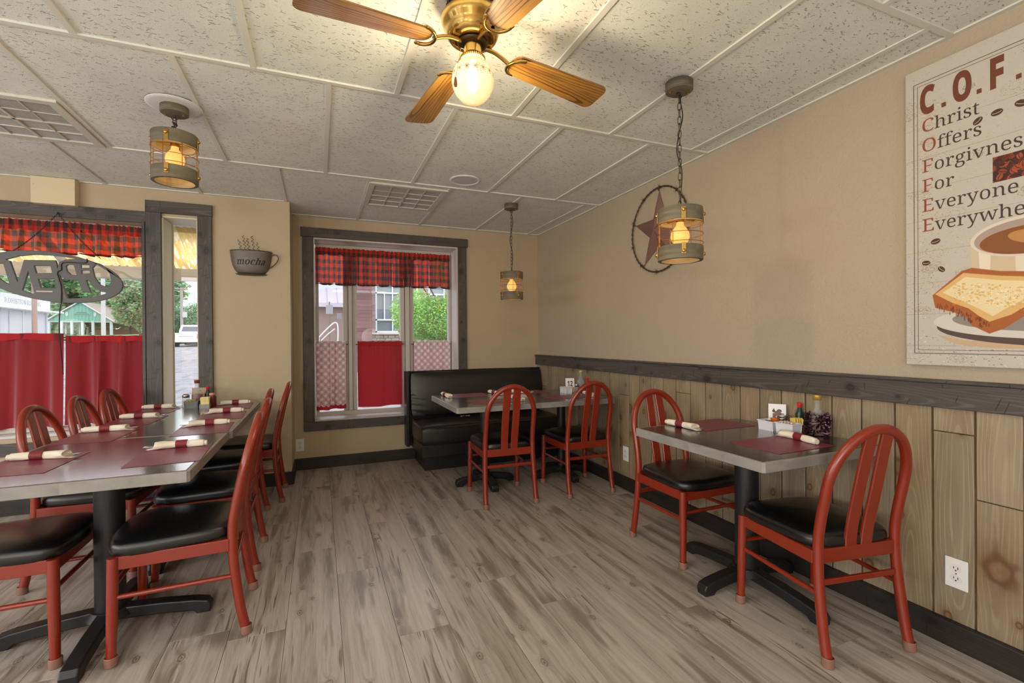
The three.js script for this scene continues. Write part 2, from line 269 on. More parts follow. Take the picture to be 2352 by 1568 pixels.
// ---- walls
const WIN = { x0: -0.045, x1: 1.372, y0: 0.445, y1: 2.195 };          // back window opening
const BIG = { x0: -3.6, x1: -1.238, y0: 0.535, y1: 2.121 };           // wide window on the left
const NAR = { x0: -1.121, x1: -0.882, y0: 0.52, y1: 2.19 };          // narrow window beside it
{
  const back = ext(rect(XJ - 0.3, XR + 0.3, -0.05, H + 0.05), 0.34, [rect(WIN.x0, WIN.x1, WIN.y0, WIN.y1)]).translate(0, 0, ZB - 0.34);
  struct('wall_back', uvm(back), smoothWall, 'tan painted wall around the recessed corner window behind the booth');
  const front = ext(rect(XL - 0.3, XJ, -0.05, H + 0.5), 0.3, [rect(BIG.x0, BIG.x1, BIG.y0, BIG.y1), rect(NAR.x0, NAR.x1, NAR.y0, NAR.y1)]).translate(0, 0, ZF - 0.3);
  struct('wall_front', uvm(front), smoothWall, 'tan painted wall with the wide and narrow street windows');
  struct('wall_return', box(0.08, H + 0.1, ZF - 0.299 - ZB + 0.2, XJ - 0.04, H / 2, (ZF - 0.299 + ZB - 0.2) / 2), smoothWall, 'short tan wall return at the jog beside the corner window');
  struct('wall_left', uvm(ext(rect(-ZR - 0.2, -ZF + 0.3, -0.05, H + 0.05), 0.2, [rect(-2.2, 3.3, 0.6, 2.15)]).rotateY(Math.PI / 2).translate(XL - 0.2, 0, 0)), smoothWall, 'tan wall at the far left end of the room');  // opening for the unseen window that lights from the left
  struct('wall_rear', box(XR - XL + 0.4, H + 0.1, 0.2, (XR + XL) / 2, H / 2, ZR + 0.1), smoothWall, 'tan wall behind the dining room');
}
{ // right wall: plaster above, tongue and groove boards below
  const w = structGroup('wall_right', 'right wall with textured tan plaster above pine tongue and groove boards');
  const zc = (ZR + ZB - 0.3) / 2, zl = ZR - ZB + 0.3;
  mesh('plaster', box(0.2, H + 0.1, zl, XR + 0.1, H / 2, zc), wallMat, w);
  const face = XR - 0.019, y0 = 0.06, y1 = 0.96, B = 0.1345;
  mesh('groove_backing', box(0.006, y1 - y0, zl, XR - 0.003, (y0 + y1) / 2, zc), grooveMat, w);
  const joints = { 5: [0.797], 1: [0.698], 12: [0.755], 17: [0.837], 28: [0.832], 29: [0.591], 20: [0.45], 9: [0.3], 33: [0.7], 37: [0.4], 24: [0.2] };
  const geo = {}; const board = (ya, yb, f) => { const key = ya + '_' + yb + '_' + f; if (!geo[key]) { const h = yb - ya, g = rbox(0.016, h - 0.003, B - 0.007, 0.003, 0, 0, 0, 1), p = g.attributes.position, uv = g.attributes.uv; for (let i = 0; i < uv.count; i++) { let a = p.getZ(i) / B + 0.5, b = (p.getY(i) + (ya + yb) / 2 - y0) / 0.9; if (f & 1) a = 1 - a; if (f & 2) b = 1 - b; uv.setXY(i, clamp(a, 0.01, 0.99), clamp(b, 0.005, 0.995)); } geo[key] = g; } return geo[key]; };
  for (let k = 0; k < 59; k++) {
    const z = -4.886 + (k + 0.5) * B + 0.003; if (z > ZR) break; const cuts = [y0, ...(joints[k] || []), y1];
    for (let j = 0; j + 1 < cuts.length; j++) { let mi = Math.floor(hash(k, j, 77) * 5), f = Math.floor(hash(k, j, 78) * 4); if (k === 29 && j === 0) mi = 5; const fl = mi === 5 ? 0 : f; const m = mesh('board', board(cuts[j], cuts[j + 1], fl), pineMat[mi], w); m.position.set(face + 0.008 + 0.0012 * hash(k, j, 5), (cuts[j] + cuts[j + 1]) / 2, z); }
  }
}
{ // dark stained trim: chair rail, baseboards, window casings
  const gr = (w, h, d, x, y, z, ax, r = 0.004) => uvm(rbox(w, h, d, r, x, y, z), hash(x * 9 | 0, z * 7 | 0, 3), hash(y * 8 | 0, 2, 5), ax);
  const rail = structGroup('trim_1', 'dark charcoal chair rail along the right wall above the pine boards');
  mesh('rail_board', gr(0.028, 0.098, ZR - ZB, XR - 0.026, 0.977, (ZR + ZB) / 2, 'z'), charcoal, rail);
  mesh('rail_cap', gr(0.05, 0.013, ZR - ZB, XR - 0.025, 1.0325, (ZR + ZB) / 2, 'z', 0.003), charcoal, rail);
  struct('baseboard_right', gr(0.03, 0.098, ZR - ZB, XR - 0.034, 0.049, (ZR + ZB) / 2, 'z'), charDark, 'near-black baseboard along the right wall');
  struct('baseboard_back', gr(XR - XJ - 0.02, 0.108, 0.018, (XR + XJ) / 2, 0.054, ZB + 0.009, 'x'), charDark, 'dark baseboard under the corner window');
  struct('baseboard_front', gr(XJ - XL, 0.108, 0.018, (XJ + XL) / 2 + 0.009, 0.054, ZF + 0.009, 'x'), charDark, 'dark baseboard below the street windows');
  struct('baseboard_jog', gr(0.018, 0.108, ZF - ZB, XJ + 0.009, 0.054, (ZF + ZB) / 2 + 0.009, 'z'), charDark, 'short dark baseboard on the wall return');
  const t2 = structGroup('trim_2', 'dark stained casing boards around the corner window');
  mesh('header_board', gr(1.63, 0.087, 0.03, 0.662, 2.2405, ZB + 0.015, 'x'), charcoal, t2);
  mesh('side_board', gr(0.094, 1.755, 0.022, -0.092, 1.32, ZB + 0.011, 'y'), charcoal, t2);
  mesh('side_board', gr(0.091, 1.755, 0.022, 1.4175, 1.32, ZB + 0.011, 'y'), charcoal, t2);
  mesh('bottom_board', gr(1.602, 0.085, 0.022, 0.662, 0.4025, ZB + 0.011, 'x'), charcoal, t2);
  const t3 = structGroup('trim_3', 'weathered grey casing around the wide and narrow street windows');
  mesh('header_board', gr(2.5, 0.088, 0.022, -2.468, 2.165, ZF + 0.011, 'x'), charcoal, t3);
  mesh('bottom_board', gr(2.5, 0.088, 0.022, -2.468, 0.461, ZF + 0.011, 'x'), charcoal, t3);
  mesh('side_board', gr(0.1, 1.69, 0.024, -1.171, 1.367, ZF + 0.012, 'y'), charcoal, t3);
  mesh('corner_strip', gr(0.022, 1.6, 0.05, -1.232, 1.33, ZF + 0.004, 'y'), charcoal, t3);
  mesh('side_board', gr(0.098, 1.79, 0.024, -0.834, 1.317, ZF + 0.012, 'y'), charcoal, t3);
  mesh('narrow_header_board', gr(0.438, 0.09, 0.032, -1.0, 2.252, ZF + 0.016, 'x'), charcoal, t3);
  mesh('narrow_bottom_board', gr(0.42, 0.088, 0.022, -1.0, 0.475, ZF + 0.011, 'x'), charcoal, t3);
}
{ // windows
  const lin = std({ color: C(206, 200, 190), roughness: 0.5 });
  const w1 = structGroup('window_1', 'three-light corner window recessed in the back wall');
  const zg = -5.13, d0 = ZB - 0.001, dep = d0 - zg;
  mesh('reveal', [box(0.012, WIN.y1 - WIN.y0 - 0.034, dep, WIN.x0 + 0.0065, 1.322, d0 - dep / 2), box(0.012, WIN.y1 - WIN.y0 - 0.034, dep, WIN.x1 - 0.0065, 1.322, d0 - dep / 2), box(WIN.x1 - WIN.x0 - 0.002, 0.012, dep - 0.001, 0.6635, WIN.y1 - 0.0065, d0 - dep / 2)], lin, w1);
  mesh('sill', rbox(WIN.x1 - WIN.x0 - 0.002, 0.016, dep + 0.004, 0.004, 0.6635, WIN.y0 + 0.006, d0 - dep / 2 + 0.002), plain(198, 198, 198, 0.35), w1);
  const fr = (x0, x1, y0, y1, z, d) => rbox(x1 - x0, y1 - y0, d, 0.004, (x0 + x1) / 2, (y0 + y1) / 2, z);
  mesh('frame', [fr(-0.031, 1.358, 2.15, 2.182, zg, 0.08), fr(-0.031, 1.358, 0.454, 0.5, zg, 0.08), fr(-0.031, 0.0, 0.501, 2.149, zg, 0.078), fr(1.33, 1.358, 0.501, 2.149, zg, 0.078)], vinylFrame, w1);
  for (const [a, b] of [[0.232, 0.362], [0.805, 0.945]]) mesh('mullion', [fr(a, a + 0.046, 0.502, 2.148, zg + 0.005, 0.066), fr(a + 0.047, b - 0.047, 0.503, 2.147, zg + 0.03, 0.068), fr(b - 0.046, b, 0.502, 2.148, zg + 0.005, 0.066), fr(a + 0.03, a + 0.038, 0.504, 2.146, zg + 0.0475, 0.018), fr(b - 0.038, b - 0.03, 0.504, 2.146, zg + 0.0475, 0.018)], vinylFrame, w1);
  for (const [a, b] of [[0.0, 0.232], [0.362, 0.805], [0.945, 1.33]]) mesh('pane', box(b - a, 1.66, 0.004, (a + b) / 2, 1.325, zg), pane, w1);
  const w2 = structGroup('window_2', 'wide street window behind the red curtains');
  mesh('frame', [fr(BIG.x0 + 0.001, BIG.x1 - 0.001, 2.085, 2.12, -4.57, 0.1), fr(BIG.x0 + 0.001, BIG.x1 - 0.001, 0.557, 0.59, -4.57, 0.1), fr(-1.275, BIG.x1 - 0.001, 0.591, 2.084, -4.57, 0.098), fr(BIG.x0 + 0.001, -3.56, 0.591, 2.084, -4.57, 0.098), fr(-2.46, -2.4, 0.591, 2.084, -4.57, 0.096)], vinylFrame, w2);
  mesh('sill', rbox(BIG.x1 - BIG.x0 - 0.002, 0.02, 0.2, 0.004, (BIG.x0 + BIG.x1) / 2, 0.546, -4.5), plain(205, 203, 198, 0.4), w2);
  for (const [a, b] of [[-3.56, -2.46], [-2.4, -1.275]]) mesh('pane', box(b - a, 1.51, 0.004, (a + b) / 2, 1.33, -4.575), pane, w2);
  const w4 = structGroup('unseen_window_4', 'unseen side window in the left wall, placed to light the room from the left');  // out of view, brings daylight in from the left
  mesh('frame', [0.62, 2.13].map((y) => rbox(0.08, 0.05, 5.5, 0.004, XL - 0.1, y, -0.55)).concat([-3.28, -1.45, 0.38, 2.18].map((z) => rbox(0.08, 1.55, 0.05, 0.004, XL - 0.1, 1.375, z))), vinylFrame, w4);
  for (const z of [-2.365, -0.535, 1.28]) mesh('pane', box(0.004, 1.47, 1.78, XL - 0.1, 1.375, z), pane, w4);
  const w3 = structGroup('window_3', 'narrow full-height street window between grey casings');
  mesh('reveal', [box(0.01, NAR.y1 - NAR.y0 - 0.04, 0.24, NAR.x0 + 0.0055, 1.36, ZF - 0.1205), box(0.01, NAR.y1 - NAR.y0 - 0.04, 0.24, NAR.x1 - 0.0055, 1.36, ZF - 0.1205), box(NAR.x1 - NAR.x0 - 0.002, 0.01, 0.238, -1.0, NAR.y1 - 0.0055, ZF - 0.1205), box(NAR.x1 - NAR.x0 - 0.002, 0.02, 0.238, -1.0, NAR.y0 + 0.0105, ZF - 0.1205)], plain(216, 208, 186, 0.5), w3);
  mesh('pane', box(NAR.x1 - NAR.x0, NAR.y1 - NAR.y0, 0.004, -1.0, 1.355, -4.655), pane, w3);
  mesh('bead', [fr(NAR.x0 + 0.011, NAR.x0 + 0.02, NAR.y0 + 0.03, NAR.y1 - 0.02, -4.645, 0.012), fr(NAR.x1 - 0.02, NAR.x1 - 0.011, NAR.y0 + 0.03, NAR.y1 - 0.02, -4.645, 0.012)], vinylFrame, w3);
}
// ------------------------------------------------------------------ chairs
function cushion(wf, wr, dep, h) { // padded seat: rounded trapezoid outline, domed top; front at +z
  const N = 72, out = []; for (let i = 0; i < N; i++) { const a = i / N * 2 * Math.PI, c = Math.cos(a), s = Math.sin(a), e = 2 / 5.5; const x = Math.sign(c) * Math.abs(c) ** e, z = Math.sign(s) * Math.abs(s) ** e, w = wr + (wf - wr) * (z + 1) / 2; out.push([x * w / 2, z * dep / 2 + (z > 0 ? 0.018 * (1 - x * x) : 0)]); }
  const prof = [[0.9, 0], [0.965, 0.002], [0.99, 0.012], [1, 0.026], [0.995, 0.04], [0.975, 0.052], [0.94, 0.060], [0.86, 0.068], [0.7, 0.0755], [0.5, 0.080], [0.25, 0.083], [0.02, 0.084]], pos = [], idx = [];
  for (const [k, y] of prof) for (const [x, z] of out) pos.push(x * k, y * h / 0.084, z * k);
  for (let r = 0; r + 1 < prof.length; r++) for (let i = 0; i < N; i++) { const a = r * N + i, b = r * N + (i + 1) % N; idx.push(a, a + N, b, b, a + N, b + N); }
  const c0 = pos.length / 3; pos.push(0, h, 0, 0, 0, 0); for (let i = 0; i < N; i++) { const t = (prof.length - 1) * N; idx.push(t + i, c0, t + (i + 1) % N); idx.push(i, (i + 1) % N, c0 + 1); }
  const g = new THREE.BufferGeometry(); g.setAttribute('position', new THREE.Float32BufferAttribute(pos, 3)); g.setAttribute('uv', new THREE.Float32BufferAttribute(new Float32Array(pos.length / 3 * 2), 2)); g.setIndex(idx); g.computeVertexNormals(); return g;
}
const CHAIR = {};
function postZ(y) { // side profile of the bent rear frame
  const P = [[0, -0.240], [0.1, -0.220], [0.25, -0.200], [0.38, -0.190], [0.47, -0.193], [0.6, -0.216], [0.75, -0.250], [0.9, -0.288]];
  for (let i = 0; i + 1 < P.length; i++) if (y <= P[i + 1][0]) { const t = (y - P[i][0]) / (P[i + 1][0] - P[i][0]), a = P[Math.max(0, i - 1)][1], b = P[i][1], c = P[i + 1][1], d = P[Math.min(P.length - 1, i + 2)][1]; return 0.5 * (2 * b + (c - a) * t + (2 * a - 5 * b + 4 * c - d) * t * t + (3 * b - a - 3 * c + d) * t * t * t); }
  return P[P.length - 1][1];
}
function makeChair(label, group) {
  const t = thing('dining_chair', label, 'chair', [0, 0, 0], 0, group);
  const r = 0.0175, px = (y) => 0.193 - 0.011 * sst(0, 0.6, y);
  mesh('seat', cushion(0.436, 0.385, 0.415, 0.074).translate(0, 0.399, 0.012), vinylBlack, t);
  const capGeo = lathe([[0.0001, 0], [0.019, 0], [0.0215, 0.003], [0.0215, 0.034], [0.0185, 0.036]], 20);
  for (const s of [-1, 1]) {
    const l = mesh('leg', [bar([s * 0.204, 0.004, 0.204], [s * 0.2, 0.2, 0.2], 0.0155, 0.0185, 16), bar([s * 0.2, 0.2, 0.2], [s * 0.197, 0.402, 0.197], 0.0185, 0.0185, 16)], redPaint, t); l.name = 'leg';
    mesh('foot_cap', capGeo.clone().translate(s * 0.204, 0, 0.204), clearCap, l);
    const pts = [0.004, 0.1, 0.2, 0.3, 0.39].map((y) => [s * px(y), y, postZ(y)]);
    const b = mesh('leg', tube(pts, r + 0.001, 24, 14), redPaint, t);
    mesh('foot_cap', capGeo.clone().translate(s * px(0), 0, postZ(0) + 0.002), clearCap, b);
  }
  const y0 = 0.655, ry = 0.2175, rx = px(y0), arch = []; for (const y of [0.37, 0.45, 0.52, 0.59]) arch.push([-px(y), y, postZ(y)]);
  for (let i = 0; i <= 16; i++) { const a = Math.PI * (1 - i / 16), y = y0 + ry * Math.sin(a); arch.push([rx * Math.cos(a), y, postZ(y)]); }
  for (const y of [0.59, 0.52, 0.45, 0.37]) arch.push([px(y), y, postZ(y)]);
  mesh('back_frame', tube(arch, r + 0.001, 84, 14), redPaint, t);
  for (const s of [-1, 1]) {
    const pts = []; for (let i = 0; i <= 18; i++) { const u = i / 18, y = 0.37 + u * 0.487, bow = Math.sin(u * Math.PI); pts.push([s * (0.036 + 0.004 * bow), y, postZ(y) - 0.008 * bow + 0.0]); }
    mesh('back_slat', strip(pts, 0.054, 0.013), redPaint, t);
  }
  mesh('rear_rail', rbox(0.36, 0.054, 0.018, 0.003, 0, 0.385, -0.190), redPaint, t);
  mesh('front_rail', rbox(0.37, 0.05, 0.018, 0.003, 0, 0.376, 0.196), redPaint, t);
  for (const s of [-1, 1]) {
    const L = 0.37, m = mesh('side_rail', rbox(0.018, 0.05, L, 0.003, s * 0.193, 0.378, 0.005), redPaint, t);
    mesh('stretcher', bar([s * 0.199, 0.252, 0.195], [s * 0.188, 0.245, -0.2], 0.0095, 0.0095, 10), redPaint, t);
  }
  mesh('stretcher', rbox(0.37, 0.022, 0.014, 0.004, 0, 0.288, -0.197), redPaint, t);
  mesh('stretcher', bar([-0.198, 0.288, 0.198], [0.198, 0.288, 0.198], 0.0095, 0.0095, 10), redPaint, t);
  return t;
}
const gWall = 'red chairs at the small wall table', gBooth = 'red chairs at the booth table', gAisle = 'red chairs along the aisle side of the long table', gCurt = 'red chairs along the curtain side of the long table';
const ch0 = makeChair('red arched-back chair with black vinyl seat at the near end of the small wall table', gWall); ch0.position.set(1.949, 0, -1.363); ch0.rotation.y = 2.985;
function chair(label, group, x, z, turn) { const c = dup(ch0, label, [x, 0, z], turn); c.userData.group = group; return c; }
chair('red chair facing the camera across the small wall table, its back away from us', gWall, 1.966, -2.15, 0.0);
chair('left one of two red chairs seen from behind at the booth table', gBooth, 1.30, -3.405, 3.09);
chair('right one of two red chairs seen from behind at the booth table, nearer the boards', gBooth, 1.948, -3.378, 3.14);
chair('nearest full red chair on the aisle side of the long table', gAisle, -0.537, -2.41, -1.52);
chair('second red chair from the front on the aisle side of the long table', gAisle, -0.553, -3.01, -1.57);
chair('third red chair from the front on the aisle side of the long table', gAisle, -0.59, -3.6, -1.57);
chair('farthest red chair on the aisle side, pulled out near the tan wall corner', gAisle, -0.505, -4.125, -1.57);
chair('red chair in the lower left corner with only seat and front legs in view', gCurt, -1.127, -2.475, 1.58);
chair('nearest of three red arched chair backs in front of the red curtains', gCurt, -1.095, -3.19, 1.55);
chair('middle of three red arched chair backs in front of the red curtains', gCurt, -1.095, -3.69, 1.6);
chair('farthest of three red arched chair backs beside the red curtains', gCurt, -1.095, -4.13, 1.57);

// ------------------------------------------------------------------ tables
const TY = 0.735;
function pedestal(t, x, z, rc, lx, lz, turn = 0) {
  const g = new THREE.Group(); g.name = 'pedestal'; g.position.set(x, 0, z); g.rotation.y = turn; t.add(g);
  mesh('column', [cyl(rc, rc, 0.62, 0, 0.38, 0, 28), cyl(rc + 0.012, rc + 0.03, 0.03, 0, 0.072, 0, 28), cyl(0.09, 0.09, 0.012, 0, 0.688, 0, 24)], blackIron, g);
  const leg = (len) => { // arched tapering foot along +x
    const out = [[0, 0.085], [len * 0.5, 0.072], [len * 0.85, 0.056], [len * 0.97, 0.045], [len, 0.028], [len - 0.004, 0.004], [len - 0.045, 0.004], [len - 0.06, 0.02], [len * 0.5, 0.035], [0, 0.045]];
    return ext(out, 0.046, [], 0.006).translate(0, 0, -0.023);
  };
  for (const [a, l] of [[0, lx], [Math.PI, lx], [Math.PI / 2, lz], [-Math.PI / 2, lz]]) mesh('foot', leg(l).rotateY(a), blackIron, g);
}
function table(label, x0, x1, z0, z1, y = TY) {
  const w = x1 - x0, d = z1 - z0, t = thing('dining_table', label, 'table', [(x0 + x1) / 2, 0, (z0 + z1) / 2]);
  mesh('tabletop', uvm(rbox(w - 0.022, 0.03, d - 0.022, 0.002, 0, y - 0.0148, 0), x0, z0), tableTop, t);
  const e = 0.013; mesh('edge_band', uvm(mergeGeometries([ext([[-w / 2 + 0.008, -d / 2], [w / 2 - 0.008, -d / 2], [w / 2, -d / 2 + 0.008], [w / 2, d / 2 - 0.008], [w / 2 - 0.008, d / 2], [-w / 2 + 0.008, d / 2], [-w / 2, d / 2 - 0.008], [-w / 2, -d / 2 + 0.008]], 0.036, [rect(-w / 2 + e, w / 2 - e, -d / 2 + e, d / 2 - e)], 0.0025).rotateX(-Math.PI / 2).translate(0, y - 0.0395, 0)])), tableEdge, t);
  mesh('underside', box(w - 0.06, 0.018, d - 0.06, 0, y - 0.038, 0), plain(40, 36, 34, 0.8), t); return t;
}
const tR = table('small table against the pine boards, set for two with a bottle and white tubs', 1.562, 2.284, -2.075, -1.292);
pedestal(tR, 1.955 - 1.923, -1.715 + 1.6835, 0.055, 0.29, 0.39);
const tB = table('long table in front of the black booth, set for four with the number 12 card', 0.89, 2.2, -4.0, -3.19);
pedestal(tB, 1.29 - 1.545, -3.77 + 3.595, 0.038, 0.25, 0.26); pedestal(tB, 2.0 - 1.545, -3.73 + 3.595, 0.038, 0.25, 0.26);
const tL1 = table('nearest dark table of the long pair on the left, its corner jutting toward us', -1.19, -0.449, -2.885, -2.06);
pedestal(tL1, -0.83 + 0.8195, -2.5 + 2.4725, 0.053, 0.365, 0.37);
const tL2 = table('far dark table of the long pair, ending with condiments below the narrow window', -1.165, -0.435, -4.2, -2.895);
pedestal(tL2, 0.0, 0.28, 0.04, 0.28, 0.3); pedestal(tL2, 0.0, -0.35, 0.04, 0.28, 0.3);

// ------------------------------------------------------------------ booth bench
{
  const t = thing('booth_bench', 'black vinyl booth bench with a high padded back under the corner window', 'booth', [1.55, 0, -4.5]);
  const X0 = 0.80 - 1.55, X1 = 2.285 - 1.55, w = X1 - X0, cx = (X0 + X1) / 2, zz = (z) => z + 4.5;
  mesh('back_panel', rbox(w, 0.75, 0.05, 0.006, cx, 0.525, zz(-4.805)), blackIron, t);
  const soft = (w_, h_, d_, r, x, y, z, s, amp) => { const g = new RoundedBoxGeometry(w_, h_, d_, 10, r); const p = g.attributes.position; return g; };
  // padded backrest leaning back, with a few creases near its left end
  const pad = (W, Hh, D, nx, ny, f) => { const g = new THREE.BoxGeometry(W, Hh, D, nx, ny, 6), p = g.attributes.position; for (let i = 0; i < p.count; i++) { const q = f(p.getX(i) / W, p.getY(i) / Hh, p.getZ(i) / D); p.setXYZ(i, p.getX(i) + q[0], p.getY(i) + q[1], p.getZ(i) + q[2]); } g.computeVertexNormals(); return toCreasedNormals(g, 1.0); };
  const bulge = (a) => 1 - Math.pow(Math.abs(2 * a), 6);
  mesh('backrest', pad(w - 0.045, 0.44, 0.1, 70, 30, (u, v, s) => { const e = bulge(u) * bulge(v), cr = u < -0.4 ? 0.006 * Math.sin(v * 46 + u * 30) * (1 - Math.abs(u + 0.46) * 14) * sst(0.3, -0.2, v) : 0; return [(1 - bulge(v)) * -0.012 * Math.sign(u), (1 - bulge(u)) * -0.012 * Math.sign(v), (s > 0 ? 0.035 * (e - 0.6) + cr : 0) - 0.06 * (v - 0.0)]; }).translate(cx + 0.018, 0.672, zz(-4.725)), boothVinyl, t);
  mesh('top_welt', tube([[X0 + 0.02, 0.893, zz(-4.76)], [cx, 0.897, zz(-4.757)], [X1 - 0.005, 0.893, zz(-4.76)]], 0.009, 20, 8), boothVinyl, t);
  mesh('end_panel', rbox(0.03, 0.745, 0.14, 0.006, X0 + 0.012, 0.527, zz(-4.78)), blackIron, t);
  mesh('seat_cushion', pad(w - 0.035, 0.18, 0.56, 70, 10, (u, v, s) => { const e = bulge(u) * bulge(s); const wr = 0.003 * Math.sin(u * 70 + s * 4) * (s > 0.3 ? 1 : 0.3); return [(1 - bulge(s)) * -0.02 * Math.sign(u) + (bulge(v) - 0.5) * 0.012 * Math.sign(u) * (Math.abs(u) > 0.45 ? 1 : 0), (v > 0 ? 0.02 * (e - 0.8) + wr * 0.6 : 0), (1 - bulge(v)) * -0.014 * Math.sign(s) + (1 - bulge(u)) * -0.02 * Math.sign(s)]; }).translate(cx + 0.018, 0.355, zz(-4.44)), boothVinyl, t);
  mesh('seam_welt', tube([[X0 + 0.04, 0.44, zz(-4.62)], [X0 + 0.042, 0.441, zz(-4.19)], [X0 + 0.06, 0.441, zz(-4.166)], [cx, 0.443, zz(-4.163)], [X1 - 0.01, 0.441, zz(-4.166)]], 0.004, 60, 6), boothVinyl, t);
  mesh('apron', rbox(w - 0.05, 0.115, 0.52, 0.006, cx + 0.02, 0.213, zz(-4.45)), boothVinyl, t);
  mesh('base', rbox(w - 0.1, 0.158, 0.49, 0.004, cx + 0.05, 0.079, zz(-4.585)), blackIron, t);
  const torn = plain(190, 176, 150, 0.9);
  for (const [x, z, a, l] of [[1.33, -4.66, 0.3, 0.03], [1.38, -4.655, -0.2, 0.045], [1.31, -4.64, 0.1, 0.02]]) { const m = mesh('torn_patch', rbox(l, 0.004, 0.012, 0.0015), torn, t); m.position.set(x - 1.55, 0.4495, z + 4.5 + 0.1); m.rotation.y = a; m.userData.label = 'torn patch showing pale foam'; }
}
// ------------------------------------------------------------------ place settings
const matGeo = (() => { // paper mat with a finely scalloped edge, 0.355 x 0.25 m
  const W = 0.355, D = 0.25, pts = []; const side = (ax, ay, bx, by, n) => { for (let i = 0; i < n; i++) { const t = i / n, o = 0.0022 * Math.abs(Math.sin(t * n * Math.PI / 2)) , nx = (by - ay), ny = -(bx - ax), l = Math.hypot(nx, ny); pts.push([ax + (bx - ax) * t + nx / l * o, ay + (by - ay) * t + ny / l * o]); } };
  side(-W / 2, -D / 2, W / 2, -D / 2, 48); side(W / 2, -D / 2, W / 2, D / 2, 34); side(W / 2, D / 2, -W / 2, D / 2, 48); side(-W / 2, D / 2, -W / 2, -D / 2, 34);
  const g = ext(pts, 0.0012).rotateX(-Math.PI / 2); const p = g.attributes.position, a = [], q = g; const uv = new Float32Array(p.count * 2); for (let i = 0; i < p.count; i++) { uv[2 * i] = p.getX(i); uv[2 * i + 1] = p.getZ(i); } g.setAttribute('uv', new THREE.BufferAttribute(uv, 2)); return g;
})();
let mat0 = null; const gMat = 'maroon paper placemats';
function placemat(label, x, z, turn = 0, y = TY) {
  if (!mat0) { mat0 = mesh('placemat', matGeo, placematMat); tag(mat0, label, 'placemat', gMat); mat0.position.set(x, y + 0.0006, z); mat0.rotation.y = turn; return mat0; }
  return dup(mat0, label, [x, y + 0.0006, z], turn);
}
let roll0 = null; const gRoll = 'napkin rolls with cutlery';
function rollGeo() { // paper napkin wrapped round cutlery, along x, flared flap at -x
  const N = 34, M = 24, pos = [], idx = [];
  for (let i = 0; i <= N; i++) { const u = i / N, x = -0.1 + 0.2 * u, r = 0.0165 - 0.003 * u + 0.0015 * Math.sin(u * 9), fl = sst(0.4, 0, u); for (let k = 0; k < M; k++) { const a = k / M * 2 * Math.PI, w = 1 + 0.07 * Math.sin(3 * a + u * 5) + 0.05 * Math.sin(5 * a - u * 16); let yy = 0.0145 + r * Math.sin(a) * w * (1 + 0.12 * fl), zz = r * Math.cos(a) * w * (1 + 0.8 * fl); pos.push(x + fl * (0.016 * (Math.sin(a) + 1) + 0.008 * Math.cos(2 * a)) - 0.012 * fl, Math.max(0.0008, yy - 0.002 * fl), zz); } }
  for (let i = 0; i < N; i++) for (let k = 0; k < M; k++) { const a = i * M + k, b = i * M + (k + 1) % M; idx.push(a, b, a + M, b, b + M, a + M); }
  for (const [o, f] of [[0, 1], [N * M, 0]]) { const c = pos.length / 3, mx = pos[o * 3]; pos.push(-0.1 + (f ? 0.03 : 0.2), 0.0125, 0); for (let k = 0; k < M; k++) { const a = o + k, b = o + (k + 1) % M; f ? idx.push(a, c, b) : idx.push(a, b, c); } }
  const g = new THREE.BufferGeometry(); g.setAttribute('position', new THREE.Float32BufferAttribute(pos, 3)); g.setAttribute('uv', new THREE.Float32BufferAttribute(new Float32Array(pos.length / 3 * 2), 2)); g.setIndex(idx); g.computeVertexNormals(); return g;
}
function roll(label, x, z, turn, y = TY + 0.0018) {
  if (!roll0) {
    roll0 = thing('napkin_roll', label, 'napkin roll', [x, y, z], turn, gRoll);
    mesh('napkin', [rollGeo(), cyl(0.0105, 0.0115, 0.012, 0, 0, 0, 14).rotateZ(Math.PI / 2).translate(0.104, 0.0138, 0.001)], napkinMat, roll0);
    mesh('band', cyl(0.0182, 0.0184, 0.042, 0, 0, 0, 24).rotateZ(Math.PI / 2).translate(0.012, 0.0172, 0).scale(1, 0.95, 1.0), bandMat, roll0);
    mesh('fork', [ext([[-0.128, -0.011], [-0.108, -0.011], [-0.09, -0.003], [-0.09, 0.003], [-0.108, 0.011], [-0.128, 0.011], [-0.128, 0.008], [-0.114, 0.007], [-0.114, 0.004], [-0.128, 0.004], [-0.128, -0.003], [-0.114, -0.003], [-0.114, -0.006], [-0.128, -0.007]], 0.0015, [], 0.0004).rotateX(-Math.PI / 2 + 0.05).translate(0, 0.0125, 0.003)], steel, roll0);
    mesh('knife', [ext([[-0.122, -0.006], [-0.085, -0.007], [-0.085, 0.005], [-0.112, 0.006], [-0.12, 0.002]], 0.0012, [], 0.0003).rotateX(-Math.PI / 2).translate(0, 0.008, -0.006)], steel, roll0);
    return roll0;
  }
  return dup(roll0, label, [x, y, z], turn);
}
const LS = [['nearest aisle-side seat', -0.58, -2.385, -2.525], ['second aisle-side seat', -0.585, -3.02, -3.137], ['third aisle-side seat', -0.58, -3.5, -3.64], ['far aisle-side seat', -0.595, -3.97, -4.1]];
for (const [n, x, z, zr] of LS) { placemat('maroon paper placemat at the ' + n + ' of the long table', x - 0.0, z, Math.PI / 2 + 0.05); roll('white napkin roll with maroon band at the ' + n + ' of the long table', x - 0.008, zr, rr(-0.04, 0.08)); }
const LC = [['nearest curtain-side seat', -1.055, -2.42, -2.53], ['second curtain-side seat', -1.05, -3.01, -3.17], ['third curtain-side seat', -1.035, -3.49, -3.63], ['far curtain-side seat', -1.055, -3.97, -4.09]];
for (const [n, x, z, zr] of LC) { placemat('maroon paper placemat at the ' + n + ' of the long table', x, z, Math.PI / 2 - 0.03); roll('white napkin roll with maroon band at the ' + n + ' of the long table', x + 0.0, zr + 0.02, Math.PI + rr(-0.1, 0.05)); }
